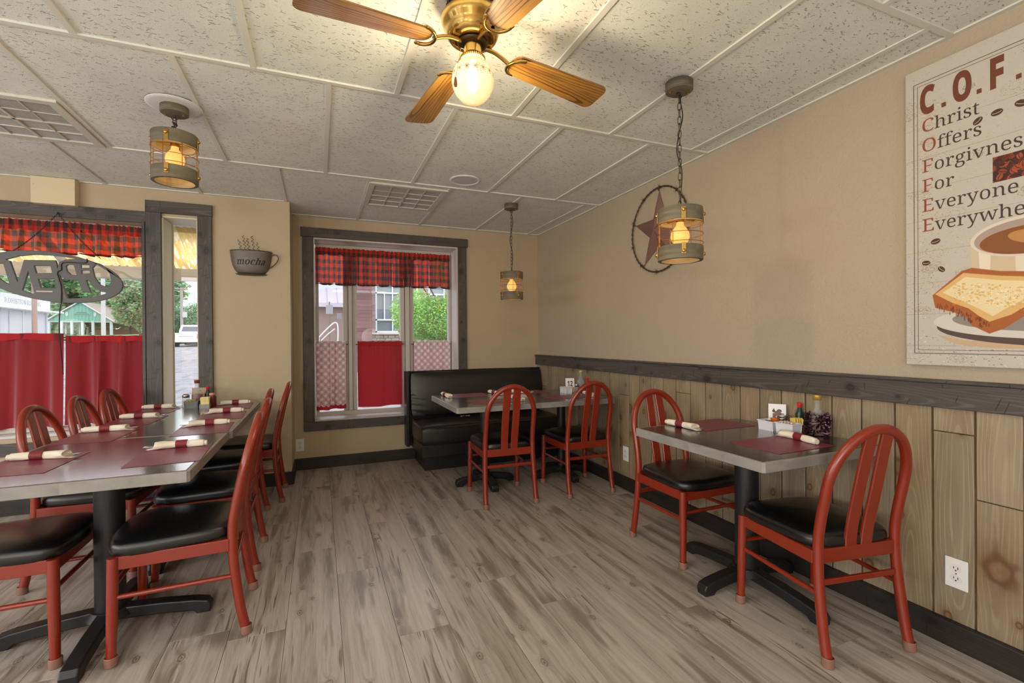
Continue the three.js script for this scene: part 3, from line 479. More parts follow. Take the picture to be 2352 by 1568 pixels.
placemat('maroon placemat at the near seat of the small wall table', 1.905, -1.488, 0.02); roll('napkin roll beside the white tubs at the near seat of the small wall table', 2.047, -1.515, Math.PI / 2 * -1 - 0.17);
placemat('maroon placemat at the far seat of the small wall table', 2.0, -1.975, 0); roll('napkin roll at the far seat of the small wall table, its flared end toward us', 1.79, -1.98, Math.PI / 2 + 0.12);
placemat('maroon placemat left of the booth side on the long booth table', 1.17, -3.955 + 0.07, 0); roll('napkin roll on the left end of the booth side of the booth table', 0.985, -3.88, Math.PI / 2 + 0.05);
placemat('maroon placemat behind the left red chair on the booth table', 1.235, -3.42, 0); roll('napkin roll behind the slats of the left red booth chair', 1.44, -3.43, Math.PI / 2 + 0.1);
placemat('maroon placemat right of the booth side on the long booth table', 1.72, -3.885, 0); roll('napkin roll between the two mats on the booth side', 1.42, -3.86, Math.PI / 2 + 0.2); roll('napkin roll right of centre on the booth side near the white tub', 1.64, -3.72 - 0.12, Math.PI / 2 + 0.9);
placemat('maroon placemat behind the right red chair on the booth table', 1.87, -3.42, 0); roll('napkin roll behind the right red booth chair', 2.1, -3.42, Math.PI / 2 - 0.1);

// ------------------------------------------------------------------ condiments
function tub(name, label, x, z, w, d, h, turn, matl, group) { // open tapered tub with a lip
  const t = thing(name, label, 'tub', [x, TY, z], turn, group);
  const outer = (k) => rect(-w / 2 * k, w / 2 * k, -d / 2 * k, d / 2 * k);
  const wall = (sx, sz, ww, dd) => { const g = new THREE.BoxGeometry(ww, h, dd, 1, 1, 1), p = g.attributes.position; for (let i = 0; i < p.count; i++) { const k = p.getY(i) < 0 ? -0.006 : 0; p.setX(i, p.getX(i) + Math.sign(sx) * k); p.setZ(i, p.getZ(i) + Math.sign(sz) * k); } return g.translate(sx, h / 2, sz); };
  mesh('body', [wall(-w / 2 + 0.0015, 0, 0.003, d), wall(w / 2 - 0.0015, 0, 0.003, d), wall(0, -d / 2 + 0.0015, w - 0.001, 0.003), wall(0, d / 2 - 0.0015, w - 0.001, 0.003), box(w - 0.012, 0.003, d - 0.012, 0, 0.002, 0)], matl, t);
  mesh('lip', ext(outer(1.06), 0.003, [outer(0.95)], 0.0008).rotateX(-Math.PI / 2).translate(0, h - 0.003, 0), matl, t); return t;
}
function packets(name, label, x, z, y, w, h, n, step, turn, c, group, txt) { // thin paper packets standing in a row
  const m = plain(...c, 0.7);
  for (let i = 0; i < n; i++) {
    const p = mesh(name, rbox(w, h, 0.004, 0.0018, 0, h / 2, 0), m); p.position.set(x + Math.sin(turn) * step * i, TY + y, z + Math.cos(turn) * step * i); p.rotation.set(-0.12 + 0.08 * i % 0.3, turn, 0.05 * Math.sin(i * 2.3)); tag(p, ['frontmost', 'second', 'third', 'fourth', 'fifth'][n - 1 - i] + ' ' + label, 'packet', group);
  }
}
function bottle(name, label, x, z, prof, glassM, liquid, capProf, capM, labelProf, labelM) {
  const t = thing(name, label, 'bottle', [x, TY, z]);
  mesh('glass', lathe(prof, 28), glassM, t); if (liquid) mesh('liquid', lathe(liquid.p, 28), liquid.m, t);
  mesh('cap', lathe(capProf, 24), capM, t); if (labelProf) mesh('label', lathe(labelProf, 24), labelM, t); return t;
}
const clearGlass = phy({ color: C(236, 240, 240), transmission: 0.86, roughness: 0.05, thickness: 0, ior: 1.45 }), syrup = phy({ color: C(150, 60, 20), roughness: 0.1, transmission: 0.3, thickness: 0 }), whitePl = plain(222, 222, 228, 0.35), brownBox = plain(86, 62, 46, 0.7);
const BP = [[0.0001, 0], [0.032, 0.001], [0.035, 0.006], [0.035, 0.085], [0.031, 0.105], [0.016, 0.13], [0.0125, 0.15], [0.0125, 0.175]], CP = [[0.0001, 0.196], [0.0165, 0.196], [0.0175, 0.193], [0.0175, 0.172], [0.0001, 0.172]];
const HP = [[0.0001, 0], [0.019, 0.001], [0.02, 0.004], [0.02, 0.085], [0.012, 0.105], [0.009, 0.12]], HC = [[0.0001, 0.142], [0.0105, 0.142], [0.011, 0.14], [0.011, 0.118], [0.0001, 0.118]];
function numberCard(label, x, z, turn, draw, lean = -0.12) {
  const t = thing('number_card', label, 'table sign', [x, TY, z], turn);
  const m = mesh('card', rbox(0.082, 0.118, 0.003, 0.001, 0, 0.066, 0), plain(236, 234, 232, 0.45), t); m.rotation.x = lean;
  const f = mesh('print', new THREE.PlaneGeometry(0.08, 0.116).translate(0, 0.066, 0.0019), std({ map: canvasTex(192, 276, draw), roughness: 0.45 }), t); f.rotation.x = lean;
  mesh('stand', rbox(0.066, 0.012, 0.05, 0.003, 0, 0.006, -0.008), plain(220, 218, 214, 0.4), t); return t;
}
const digits = (s) => (c, w, h) => { c.fillStyle = '#edebe8'; c.fillRect(0, 0, w, h); c.fillStyle = '#1b1b1e'; c.font = 'bold 118px sans-serif'; c.textAlign = 'center'; c.textBaseline = 'middle'; c.save(); c.translate(w / 2, h * 0.42); c.scale(0.98, 1.35); c.fillText(s, 0, 0); c.restore(); };
{ // small wall table
  tub('white_tub', 'rear white plastic tub of jam portions on the small wall table', 2.152, -1.742, 0.07, 0.088, 0.05, -0.05, whitePl, 'white tubs on the small wall table');
  tub('white_tub', 'front white plastic tub with creamers on the small wall table', 2.147, -1.634, 0.07, 0.092, 0.053, 0.0, whitePl, 'white tubs on the small wall table');
  const jam = thing('jam_cup', 'small orange jam portion cup on top of the rear white tub', 'jam cup', [2.17, TY + 0.044, -1.728]); mesh('cup', lathe([[0.0001, 0], [0.017, 0], [0.02, 0.016], [0.021, 0.017]], 20), plain(226, 110, 24, 0.35), jam); mesh('foil', cyl(0.0215, 0.0215, 0.0015, 0, 0.018, 0, 20), plain(206, 120, 60, 0.3, { metalness: 0.5 }), jam);
  for (let i = 0; i < 5; i++) { const c = mesh('lid_ring', lathe([[0.012, 0], [0.0245, 0], [0.026, 0.003], [0.026, 0.006], [0.0235, 0.008], [0.012, 0.008]], 24), steel); c.position.set(2.205 + 0.002 * Math.sin(i * 2), TY + 0.02 + 0.0122 * i, -1.715); tag(c, ['lowest', 'second lowest', 'middle', 'second highest', 'topmost'][i] + ' silver cup in the stack beside the number card', 'cup', 'stacked silver cups'); }
  numberCard('white table number card with brown and black emblem on the small wall table', 2.235, -1.765, -0.85, (c, w, h) => {
    c.fillStyle = '#eceae9'; c.fillRect(0, 0, w, h); c.strokeStyle = '#7d473d'; c.lineWidth = 34; c.beginPath(); c.moveTo(58, 276); c.lineTo(62, 130); c.lineTo(150, 130); c.lineTo(152, 276); c.stroke(); c.fillStyle = '#7d473d'; c.beginPath(); c.arc(104, 120, 40, Math.PI, 0); c.fill(); c.fillStyle = '#3c443f'; c.beginPath(); c.arc(118, 92, 30, Math.PI, 0); c.fill(); c.fillStyle = '#202022'; c.beginPath(); c.moveTo(36, 92); c.lineTo(50, 66); c.lineTo(60, 50); c.lineTo(66, 72); c.lineTo(80, 96); c.lineTo(58, 106); c.fill();
  }, -0.1);
  const bx = thing('packet_box', 'brown box of yellow sweetener packets on the small wall table', 'box', [2.208, TY, -1.618], 0.05); mesh('body', [box(0.055, 0.045, 0.003, 0, 0.0225, 0.026), box(0.055, 0.045, 0.003, 0, 0.0225, -0.026), box(0.003, 0.045, 0.055, -0.026, 0.0225, 0), box(0.003, 0.045, 0.055, 0.026, 0.0225, 0), box(0.05, 0.003, 0.05, 0, 0.0015, 0)], brownBox, bx);
  packets('sweetener_packet', 'yellow sweetener packet standing in the brown box on the small wall table', 2.19, -1.638, 0.012, 0.042, 0.062, 5, 0.009, 1.2, [226, 198, 104], 'yellow packets in the brown box');
  packets('creamer_packet', 'cream white packet leaning in the front white tub on the small wall table', 2.147, -1.656, 0.014, 0.038, 0.046, 5, 0.011, 0.25, [232, 216, 190], 'cream packets in the front white tub');
  packets('jelly_packet', 'dark red jelly packet lying in the rear white tub on the small wall table', 2.15, -1.765, 0.012, 0.04, 0.034, 4, 0.012, 0.1, [128, 66, 60], 'jelly packets in the rear white tub');
  bottle('hot_sauce', 'small green hot sauce bottle with red cap on the small wall table', 2.268, -1.665, HP, phy({ color: C(30, 60, 40), roughness: 0.15 }), null, HC, plain(206, 40, 30, 0.4));
  bottle('syrup_bottle', 'clear bottle with gold cap and dark tinsel collar on the small wall table', 2.238, -1.552, BP, clearGlass, { p: [[0.0001, 0.004], [0.033, 0.005], [0.033, 0.085], [0.028, 0.103], [0.0001, 0.104]], m: syrup }, CP, plain(204, 168, 84, 0.4, { metalness: 0.5 }));
  const ti = thing('tinsel_garland', 'dark maroon tinsel wound round the gold-capped bottle', 'garland', [2.238, TY, -1.552]); ti.userData.kind = 'stuff';
  const im = new THREE.InstancedMesh(new THREE.BoxGeometry(0.0008, 0.034, 0.0065), plain(120, 84, 98, 0.14, { metalness: 0.9 }), 300); const M4 = new THREE.Matrix4(), Q = new THREE.Quaternion();
  for (let i = 0; i < 300; i++) { const a = rr(0, 6.283), h = rr(0.012, 0.105), r = 0.035 + rr(0, 0.008) - 0.012 * sst(0.09, 0.12, h), dir = V(Math.cos(a) + rr(-0.7, 0.7), rr(-0.7, 0.7), Math.sin(a) + rr(-0.7, 0.7)).normalize(); Q.setFromUnitVectors(V(0, 1, 0), dir); im.setMatrixAt(i, M4.compose(V(Math.cos(a) * r, h, Math.sin(a) * r), Q, V(1, 1, 1))); }
  im.name = 'tinsel_strips'; im.userData.kind = 'stuff'; ti.add(im);
}
{ // booth table
  tub('white_tub', 'white plastic tub in front of the number 12 card on the booth table', 2.025, -3.68, 0.065, 0.11, 0.05, 0.0, whitePl, 'white tubs on the booth table');
  packets('creamer_packet', 'white packet in the tub before the number 12 card', 2.015, -3.715, 0.012, 0.045, 0.043, 4, 0.018, 0.1, [224, 212, 208], 'packets in the booth table tub');
  numberCard('white table card printed 12 on the booth table', 2.09, -3.72, -0.25, digits('12'));
  packets('sweetener_packet', 'yellow sweetener packet below the number 12 card', 2.075, -3.665, 0.002, 0.042, 0.05, 2, 0.008, 0.1, [226, 198, 120], 'yellow packets on the booth table');
  bottle('syrup_bottle', 'clear bottle with pale gold cap on the booth table by the boards', 2.165, -3.66, BP, clearGlass, { p: [[0.0001, 0.004], [0.033, 0.005], [0.033, 0.05], [0.0001, 0.051]], m: syrup }, CP, plain(206, 186, 130, 0.4, { metalness: 0.3 }));
  bottle('hot_sauce', 'small red-capped sauce bottle behind the right booth chair', 2.178, -3.575, HP, phy({ color: C(150, 30, 24), roughness: 0.2 }), null, HC, plain(206, 40, 30, 0.4));
  bottle('salt_shaker', 'glass salt shaker with steel top in front of the number 12 card', 2.105, -3.63, [[0.0001, 0], [0.02, 0], [0.021, 0.004], [0.018, 0.06]], clearGlass, null, [[0.0001, 0.085], [0.012, 0.083], [0.0185, 0.074], [0.0185, 0.058], [0.0001, 0.058]], steel);
}
{ // far end of the long table
  const gb = phy({ color: C(200, 205, 205), roughness: 0.08, transmission: 0.8, thickness: 0 });
  tub('glass_tub', 'clear square tub of yellow packets at the far end of the long table', -0.845, -3.985, 0.085, 0.075, 0.055, 0.0, gb);
  packets('sweetener_packet', 'yellow packet inside the clear square tub on the long table', -0.87, -4.0, 0.006, 0.045, 0.058, 4, 0.014, 1.0, [206, 186, 96], 'yellow packets in the clear tub');
  const pb = thing('packet_box', 'grey box holding tall pale yellow packets on the long table', 'box', [-0.762, TY, -3.965], 0.05); mesh('body', [box(0.062, 0.03, 0.003, 0, 0.015, 0.026), box(0.062, 0.03, 0.003, 0, 0.015, -0.026), box(0.003, 0.03, 0.055, -0.03, 0.015, 0), box(0.003, 0.03, 0.055, 0.03, 0.015, 0)], plain(150, 146, 140, 0.4), pb);
  packets('sweetener_packet', 'pale yellow packet in the grey box on the long table', -0.762, -3.985, 0.004, 0.052, 0.075, 5, 0.009, 0.05, [232, 212, 142], 'pale packets in the grey box');
  bottle('syrup_bottle', 'glass syrup bottle with brown cap below the narrow window', -0.835, -4.09, BP, clearGlass, { p: [[0.0001, 0.004], [0.033, 0.005], [0.033, 0.09], [0.0001, 0.098]], m: syrup }, CP, plain(120, 60, 50, 0.5));
  bottle('hot_sauce', 'small dark sauce bottle with red cap beside the narrow window casing', -0.775, -4.13, HP, phy({ color: C(40, 50, 46), roughness: 0.2 }), null, HC, plain(206, 40, 30, 0.4));
  bottle('salt_shaker', 'glass shaker with steel lid left of the syrup bottle', -0.9, -4.07, [[0.0001, 0], [0.024, 0], [0.026, 0.004], [0.022, 0.075]], clearGlass, { p: [[0.0001, 0.003], [0.022, 0.004], [0.021, 0.05], [0.0001, 0.05]], m: plain(230, 228, 224, 0.8) }, [[0.0001, 0.1], [0.014, 0.098], [0.0225, 0.088], [0.0225, 0.072], [0.0001, 0.072]], steel);
  bottle('ketchup_bottle', 'squat red-brown sauce jar behind the pale packets', -0.735, -4.06, [[0.0001, 0], [0.026, 0.001], [0.027, 0.07], [0.018, 0.082]], phy({ color: C(104, 48, 40), roughness: 0.2 }), null, [[0.0001, 0.098], [0.018, 0.098], [0.019, 0.08], [0.0001, 0.08]], plain(206, 150, 120, 0.5));
  const cd = mesh('menu_card', rbox(0.11, 0.13, 0.003, 0.001), plain(190, 160, 120, 0.6)); cd.position.set(-0.83, TY + 0.066, -4.17); cd.rotation.x = -0.1; tag(cd, 'tan menu card propped behind the syrup bottle on the long table', 'card');
}
// ------------------------------------------------------------------ pendant lamps
const R0P = 0.099;
function makePendant(label, x, z, topY, a0, plate) {
  const t = thing('pendant_lamp', label, 'pendant lamp', [x, H, z], 0, undefined), yt = topY - H;
  if (plate) mesh('ceiling_plate', lathe([[0.0001, -0.012], [0.1, -0.012], [0.118, -0.008], [0.12, -0.002], [0.0001, -0.002]], 48).scale(1, 1, 1).rotateY(0.2), white, t);
  mesh('canopy', lathe([[0.0001, -0.048], [0.055, -0.048], [0.0605, -0.044], [0.0605, -0.006], [0.0001, -0.006]], 40), greyWood, t);
  for (const s of [-1, 1]) mesh('canopy_screw', cyl(0.0055, 0.0055, 0.008, s * 0.04, -0.051, 0.012 * s, 12), brassSatin, t);
  mesh('hook', new THREE.TorusGeometry(0.0135, 0.0022, 8, 20).translate(0, -0.064, 0), chainMat, t);
  const link = (() => { const pts = []; for (let i = 0; i < 20; i++) { const a = i / 20 * Math.PI * 2; pts.push(V(0.0075 * Math.cos(a), 0.0125 * Math.sign(Math.sin(a)) * Math.min(1, Math.abs(Math.sin(a)) * 1.4) + 0.006 * Math.sin(a), 0)); } return tube(pts, 0.0019, 28, 6, true); })();
  const y1 = -0.082, y2 = yt + 0.022, n = Math.max(2, Math.round((y1 - y2) / 0.0315));
  for (let i = 0; i <= n; i++) { const m = mesh('chain_link', link, chainMat, t); m.position.y = y1 + (y2 - y1) * i / n; m.rotation.y = (i % 2) * Math.PI / 2 + 0.5; }
  mesh('cord', tube([[0.004, -0.05, 0], [0.006, y1 - 0.02, 0.003], ...Array.from({ length: 5 }, (_, i) => [0.012 * Math.sin(i * 1.7 + x), y1 + (y2 - y1) * (i + 1) / 6, 0.008 * Math.cos(i * 2)]), [0.0, yt + 0.005, 0]], 0.0026, 40, 6), cordMat, t);
  mesh('top_loop', new THREE.TorusGeometry(0.010, 0.0022, 8, 18).translate(0, yt + 0.010, 0), chainMat, t);
  const rg = (y0, hh) => lathe([[0.083, y0], [0.0975, y0], [R0P, y0 + 0.002], [R0P, y0 + hh - 0.002], [0.0975, y0 + hh], [0.083, y0 + hh], [0.083, y0]], 56);
  const hh = 0.064, yb = yt - 0.237;
  mesh('top_ring', [rg(yt - hh, hh), cyl(0.0835, 0.0835, 0.006, 0, yt - 0.004, 0, 48)], greyWood, t);
  mesh('bottom_ring', rg(yb, hh), greyWood, t);
  const wires = []; for (let i = 0; i < 8; i++) { const a = i / 8 * 2 * Math.PI + 0.26; wires.push(bar([R0P * Math.cos(a), yb + hh - 0.004, R0P * Math.sin(a)], [R0P * Math.cos(a), yt - hh + 0.004, R0P * Math.sin(a)], 0.0016, 0.0016, 6)); }
  for (const f of [0.12, 0.5, 0.93]) { const y = yb + hh + (yt - hh - yb - hh) * f; wires.push(new THREE.TorusGeometry(R0P + 0.001, 0.0015, 6, 56).rotateX(Math.PI / 2).translate(0, y, 0)); }
  mesh('wire_cage', wires, wireMat, t);
  for (let i = 0; i < 4; i++) {
    const a = a0 + i * Math.PI / 2, cs = Math.cos(a), sn = Math.sin(a);
    for (const [y, up] of [[yt - 0.022, -1], [yb + 0.026, 1]]) {
      const m = mesh('strap', rbox(0.019, 0.05, 0.003, 0.001), brassSatin, t); m.position.set((R0P + 0.002) * cs, y + up * 0.016, (R0P + 0.002) * sn); m.rotation.y = Math.PI / 2 - a;
      const k = mesh('strap_screw', lathe([[0.0001, 0.009], [0.006, 0.008], [0.0085, 0.005], [0.0085, 0]], 16).rotateX(Math.PI / 2).translate(0, -up * 0.012, 0.001), brassSatin, m);
    }
  }
  mesh('socket', [cyl(0.019, 0.019, 0.045, 0, yt - 0.038, 0, 24), bar([-0.08, yt - 0.045, 0], [0.08, yt - 0.045, 0], 0.003), bar([0, yt - 0.045, -0.08], [0, yt - 0.045, 0.08], 0.003)], brassSatin, t);
  mesh('bulb', lathe([[0.0001, yt - 0.168], [0.018, yt - 0.164], [0.034, yt - 0.15], [0.042, yt - 0.128], [0.039, yt - 0.106], [0.028, yt - 0.088], [0.018, yt - 0.076], [0.015, yt - 0.06]], 32), bulbMat, t);
  const l = new THREE.PointLight(new THREE.Color(1, 0.56, 0.22), PEND, 0, 2); l.position.set(0, yt - 0.125, 0); l.castShadow = true; l.shadow.radius = 1.5; t.add(l); return t;
}
makePendant('caged pendant lamp on a long chain before the star, beside the right wall', 1.54, -1.708, 1.803, 2.15);
makePendant('small-looking caged pendant lamp over the booth in the far corner', 1.555, -3.788, 1.797, 1.34);
makePendant('caged pendant lamp on a short chain with a white ceiling plate, over the long table', -0.656, -2.803, 2.24, 1.69, true);

// ------------------------------------------------------------------ ceiling fan
{
  const cx = 0.509, cz = -1.586, t = thing('ceiling_fan', 'brass ceiling fan with oak blades and a glowing frosted globe', 'ceiling fan', [cx, H, cz]);
  mesh('motor_housing', lathe([[0.0001, -0.002], [0.088, -0.002], [0.09, -0.03], [0.0945, -0.034], [0.0945, -0.04], [0.104, -0.046], [0.109, -0.055], [0.109, -0.068], [0.104, -0.08], [0.097, -0.09], [0.093, -0.1], [0.09, -0.112], [0.083, -0.124], [0.072, -0.131], [0.055, -0.133], [0.0001, -0.133]], 64), brass, t);
  const slots = []; for (let i = 0; i < 40; i++) { const a = i / 40 * 2 * Math.PI; slots.push(new THREE.BoxGeometry(0.004, 0.016, 0.006).translate(0.0895, -0.018, 0).rotateY(a)); } mesh('vent_slot', slots, plain(34, 26, 16, 0.6), t).userData.kind = 'stuff';
  mesh('flywheel', lathe([[0.0001, -0.132], [0.05, -0.132], [0.053, -0.138], [0.046, -0.146], [0.0001, -0.147]], 48), plain(70, 58, 38, 0.3, { metalness: 0.8 }), t);
  mesh('light_fitter', lathe([[0.0001, -0.14], [0.034, -0.14], [0.033, -0.15], [0.031, -0.175], [0.034, -0.182], [0.040, -0.186], [0.040, -0.194], [0.0001, -0.194]], 40), brass, t);
  const beads = []; for (let r = 0; r < 2; r++) for (let i = 0; i < 36; i++) { const a = (i + r * 0.5) / 36 * 2 * Math.PI; beads.push(new THREE.SphereGeometry(0.0032, 8, 6).translate(0.0415 * Math.cos(a), -0.188 - r * 0.006, 0.0415 * Math.sin(a))); } mesh('bead_ring', beads, brass, t).userData.kind = 'stuff';
  const blade = (() => { const pts = [], x0 = 0.155, x1 = 0.575, w0 = 0.048, w1 = 0.066; for (let i = 0; i <= 10; i++) { const a = Math.PI / 2 + i / 10 * Math.PI; pts.push([x0 + 0.035 + 0.035 * Math.cos(a), w0 * Math.sin(a)]); } for (const [x, y] of [[x0 + 0.15, -w0 - 0.006], [x1 - 0.03, -w1]]) pts.push([x, y]); for (let i = 0; i <= 6; i++) { const a = -Math.PI / 2 + i / 6 * Math.PI / 2; pts.push([x1 - 0.03 + 0.03 * Math.cos(a), -w1 + 0.03 + 0.03 * Math.sin(a)]); } for (let i = 0; i <= 6; i++) { const a = i / 6 * Math.PI / 2; pts.push([x1 - 0.03 + 0.03 * Math.cos(a), w1 - 0.03 + 0.03 * Math.sin(a)]); } pts.push([x1 - 0.03, w1], [x0 + 0.15, w0 + 0.006]); const g = ext(pts, 0.005, [], 0.0012).rotateX(-Math.PI / 2); return uvm(g, 0.02, 0.1, ''); })();
  { const uv = blade.attributes.uv; for (let i = 0; i < uv.count; i++) { const a = uv.getX(i), b = uv.getY(i); uv.setXY(i, b + 0.03, a); } }
  const iron = () => { const g = []; g.push(tube([[0.045, -0.14, 0], [0.085, -0.141, 0], [0.12, -0.152, 0], [0.146, -0.165, 0]], 0.0075, 20, 10)); const arc = []; for (let i = 0; i <= 14; i++) { const a = Math.PI * 0.5 + i / 14 * Math.PI; arc.push([0.19 + 0.046 * Math.cos(a), -0.168 - 0.004 * Math.sin(i / 14 * Math.PI), 0.047 * Math.sin(a)]); } g.push(tube(arc, 0.006, 30, 8)); for (const s of [-1, 1]) g.push(new THREE.SphereGeometry(0.0085, 12, 8).scale(1, 0.6, 1).translate(0.19, -0.168, s * 0.047)); return merge(g); };
  const ig = iron();
  for (const deg of [171, -9, -99, 81]) {
    const arm = mesh('blade_iron', ig, brass, t); arm.rotation.y = -deg * Math.PI / 180;
    const b = mesh('blade', blade, oak, arm); b.position.set(0, -0.161, 0); b.rotation.set(-0.16, 0, -0.055); b.position.y = -0.154;
  }
  const globe = lathe([[0.0001, -0.350], [0.02, -0.3475], [0.04, -0.338], [0.058, -0.32], [0.0705, -0.296], [0.0748, -0.272], [0.0725, -0.249], [0.064, -0.228], [0.052, -0.212], [0.042, -0.2]], 56);
  const etched = canvasTex(1024, 256, (c, w, h) => { c.fillStyle = '#fff3dc'; c.fillRect(0, 0, w, h); c.strokeStyle = 'rgba(120,95,60,0.8)'; c.lineWidth = 2; for (let i = 0; i < 16; i++) { const x = (i + 0.5) * w / 16, y = h * 0.36; for (let p = 0; p < 8; p++) { const a = p / 8 * 6.283; c.beginPath(); c.ellipse(x + 9 * Math.cos(a), y + 7 * Math.sin(a), 6, 3.5, a, 0, 6.283); c.stroke(); } c.beginPath(); c.arc(x, y, 4, 0, 6.283); c.stroke(); for (const s of [-1, 1]) { c.beginPath(); c.arc(x + s * 22, y - 10, 8, 0, 4.5); c.stroke(); c.beginPath(); c.arc(x + s * 20, y + 12, 6, 1, 5.5); c.stroke(); } } });
  mesh('globe', globe, phy({ map: etched, roughness: 0.1, transmission: 0.011, thickness: 0, emissive: new THREE.Color(1, 0.68, 0.3), emissiveMap: etched, emissiveIntensity: 0.22 }), t);
  mesh('bulb', lathe([[0.0001, -0.305], [0.012, -0.302], [0.02, -0.288], [0.0215, -0.272], [0.017, -0.25], [0.012, -0.235], [0.011, -0.2]], 24), std({ color: C(255, 240, 210), emissive: new THREE.Color(1, 0.86, 0.6), emissiveIntensity: 90 }), t);
  const ch = []; for (let i = 0; i < 24; i++) ch.push(new THREE.SphereGeometry(0.0014, 6, 5).translate(-0.058 - 0.0008 * i, -0.195 - 0.0042 * i, 0.052)); ch.push(bar([-0.04, -0.186, 0.036], [-0.058, -0.195, 0.052], 0.001)); mesh('pull_chain', ch, brassSatin, t).userData.kind = 'stuff';
  mesh('pull_knob', lathe([[0.0001, -0.33], [0.005, -0.328], [0.0065, -0.32], [0.0045, -0.304], [0.002, -0.296], [0.0001, -0.295]], 16).translate(-0.0775, 0, 0.052), plain(126, 70, 40, 0.4), t);
  const l = new THREE.PointLight(new THREE.Color(1, 0.74, 0.42), FAN, 0, 2); l.position.set(0, -0.272, 0); l.castShadow = true; l.shadow.radius = 3.2; t.add(l);
}
// ------------------------------------------------------------------ ceiling vents and speaker
function vent(label, x0, x1, z0, z1, quad) {
  const y = H - 0.004, t = thing('ceiling_vent', label, 'vent', [(x0 + x1) / 2, y, (z0 + z1) / 2]), w = x1 - x0, d = z1 - z0, m = std({ color: C(206, 202, 190), roughness: 0.5 }), lm = std({ color: C(176, 171, 160), roughness: 0.5 });
  mesh('backing', box(w - 0.04, 0.004, d - 0.04, 0, 0.008, 0), plain(70, 64, 56, 0.9), t);
  mesh('frame', ext(rect(-w / 2, w / 2, -d / 2, d / 2), 0.01, [rect(-w / 2 + 0.04, w / 2 - 0.04, -d / 2 + 0.04, d / 2 - 0.04)], 0.002).rotateX(Math.PI / 2).translate(0, 0.004, 0), m, t);
  mesh('crossbar', box(0.014, 0.01, d - 0.07, 0, -0.002, 0), m, t); mesh('crossbar', box(w - 0.07, 0.01, 0.014, 0, -0.002, 0), m, t);
  for (const s of [-1, 1]) { mesh('mullion_bar', box(0.006, 0.009, d - 0.07, s * (w - 0.08) / 4, -0.001, 0), m, t); mesh('mullion_bar', box(w - 0.07, 0.009, 0.006, 0, -0.001, s * (d - 0.08) / 4), m, t); }
  for (const sx of [-1, 1]) for (const sz of [-1, 1]) { const g = [], W = (w - 0.08) / 2, D = (d - 0.08) / 2, n = 24, tilt = quad[(sx + 1) + (sz + 1) / 2]; for (let i = 0; i < n; i++) { const b = new THREE.BoxGeometry(W, 0.0012, D / n * 0.72).rotateX(tilt).translate(sx * W / 2, 0.0, sz * D / 2 - D / 2 + (i + 0.5) * D / n); g.push(b); } const q = mesh('louvers', g, lm, t); q.userData.kind = 'stuff'; }
  return t;
}
vent('square white four-way ceiling vent near the corner window', 0.356, 0.954, -4.235, -3.625, [0.15, 1.1, 0.15, 0.3]);
vent('square white four-way ceiling vent at the upper left over the curtains', -1.745, -1.176, -3.54, -2.96, [0.2, 1.1, 0.2, 0.9]);
{ const t = thing('ceiling_speaker', 'round grey-grilled speaker flush in the ceiling', 'speaker', [1.006, H, -3.345]); mesh('rim', lathe([[0.094, -0.001], [0.094, -0.006], [0.104, -0.008], [0.112, -0.004], [0.112, 0.001]], 56), white, t); mesh('grille', lathe([[0.0001, -0.006], [0.06, -0.0055], [0.096, -0.003]], 48), std({ color: C(198, 198, 204), roughness: 0.7 }), t); }

// ------------------------------------------------------------------ wall pieces
function outlet(label, pos, turn) {
  const t = thing('wall_outlet', label, 'outlet', pos, turn), pl = plain(226, 224, 220, 0.35), dk = plain(40, 36, 34, 0.6);
  mesh('plate', rbox(0.072, 0.116, 0.006, 0.0025, 0, 0, 0.003), pl, t);
  for (const s of [-1, 1]) { const r = mesh('receptacle', ext(ring(0, s * 0.0195, 0.0172, 0.0145, 28), 0.0025, [], 0.0006).translate(0, 0, 0.0055), plain(218, 216, 212, 0.4), t); mesh('slot', [box(0.0022, 0.008, 0.002, -0.0065, s * 0.0195 + 0.003, 0.0085), box(0.0022, 0.0095, 0.002, 0.0065, s * 0.0195 + 0.003, 0.0085), cyl(0.0026, 0.0026, 0.002, 0, 0, 0, 12).rotateX(Math.PI / 2).translate(0, s * 0.0195 - 0.0065, 0.0085)], dk, r); }
  mesh('screw', cyl(0.0028, 0.0028, 0.0015, 0, 0, 0, 12).rotateX(Math.PI / 2).translate(0, 0, 0.0065), steel, t); return t;
}
outlet('white double outlet on the pine boards beside the large knot', [XR - 0.021, 0.287, -1.037], -Math.PI / 2);
outlet('white double outlet low on the pine boards between the two right tables', [XR - 0.021, 0.281, -3.172], -Math.PI / 2);
outlet('white double outlet low on the tan wall below the corner window', [-0.174, 0.233, ZB], 0);
{ const b = mesh('cover_box', [rbox(0.245, 0.19, 0.069, 0.003, -1.742, 2.294, ZF + 0.0345), cyl(0.004, 0.004, 0.003, 0, 0, 0, 10).rotateX(Math.PI / 2).translate(-1.852, 2.33, ZF + 0.07), cyl(0.004, 0.004, 0.003, 0, 0, 0, 10).rotateX(Math.PI / 2).translate(-1.632, 2.325, ZF + 0.07)], plain(214, 198, 162, 0.55)); tag(b, 'tan painted boxed cover on the wall above the wide window', 'wall box'); }
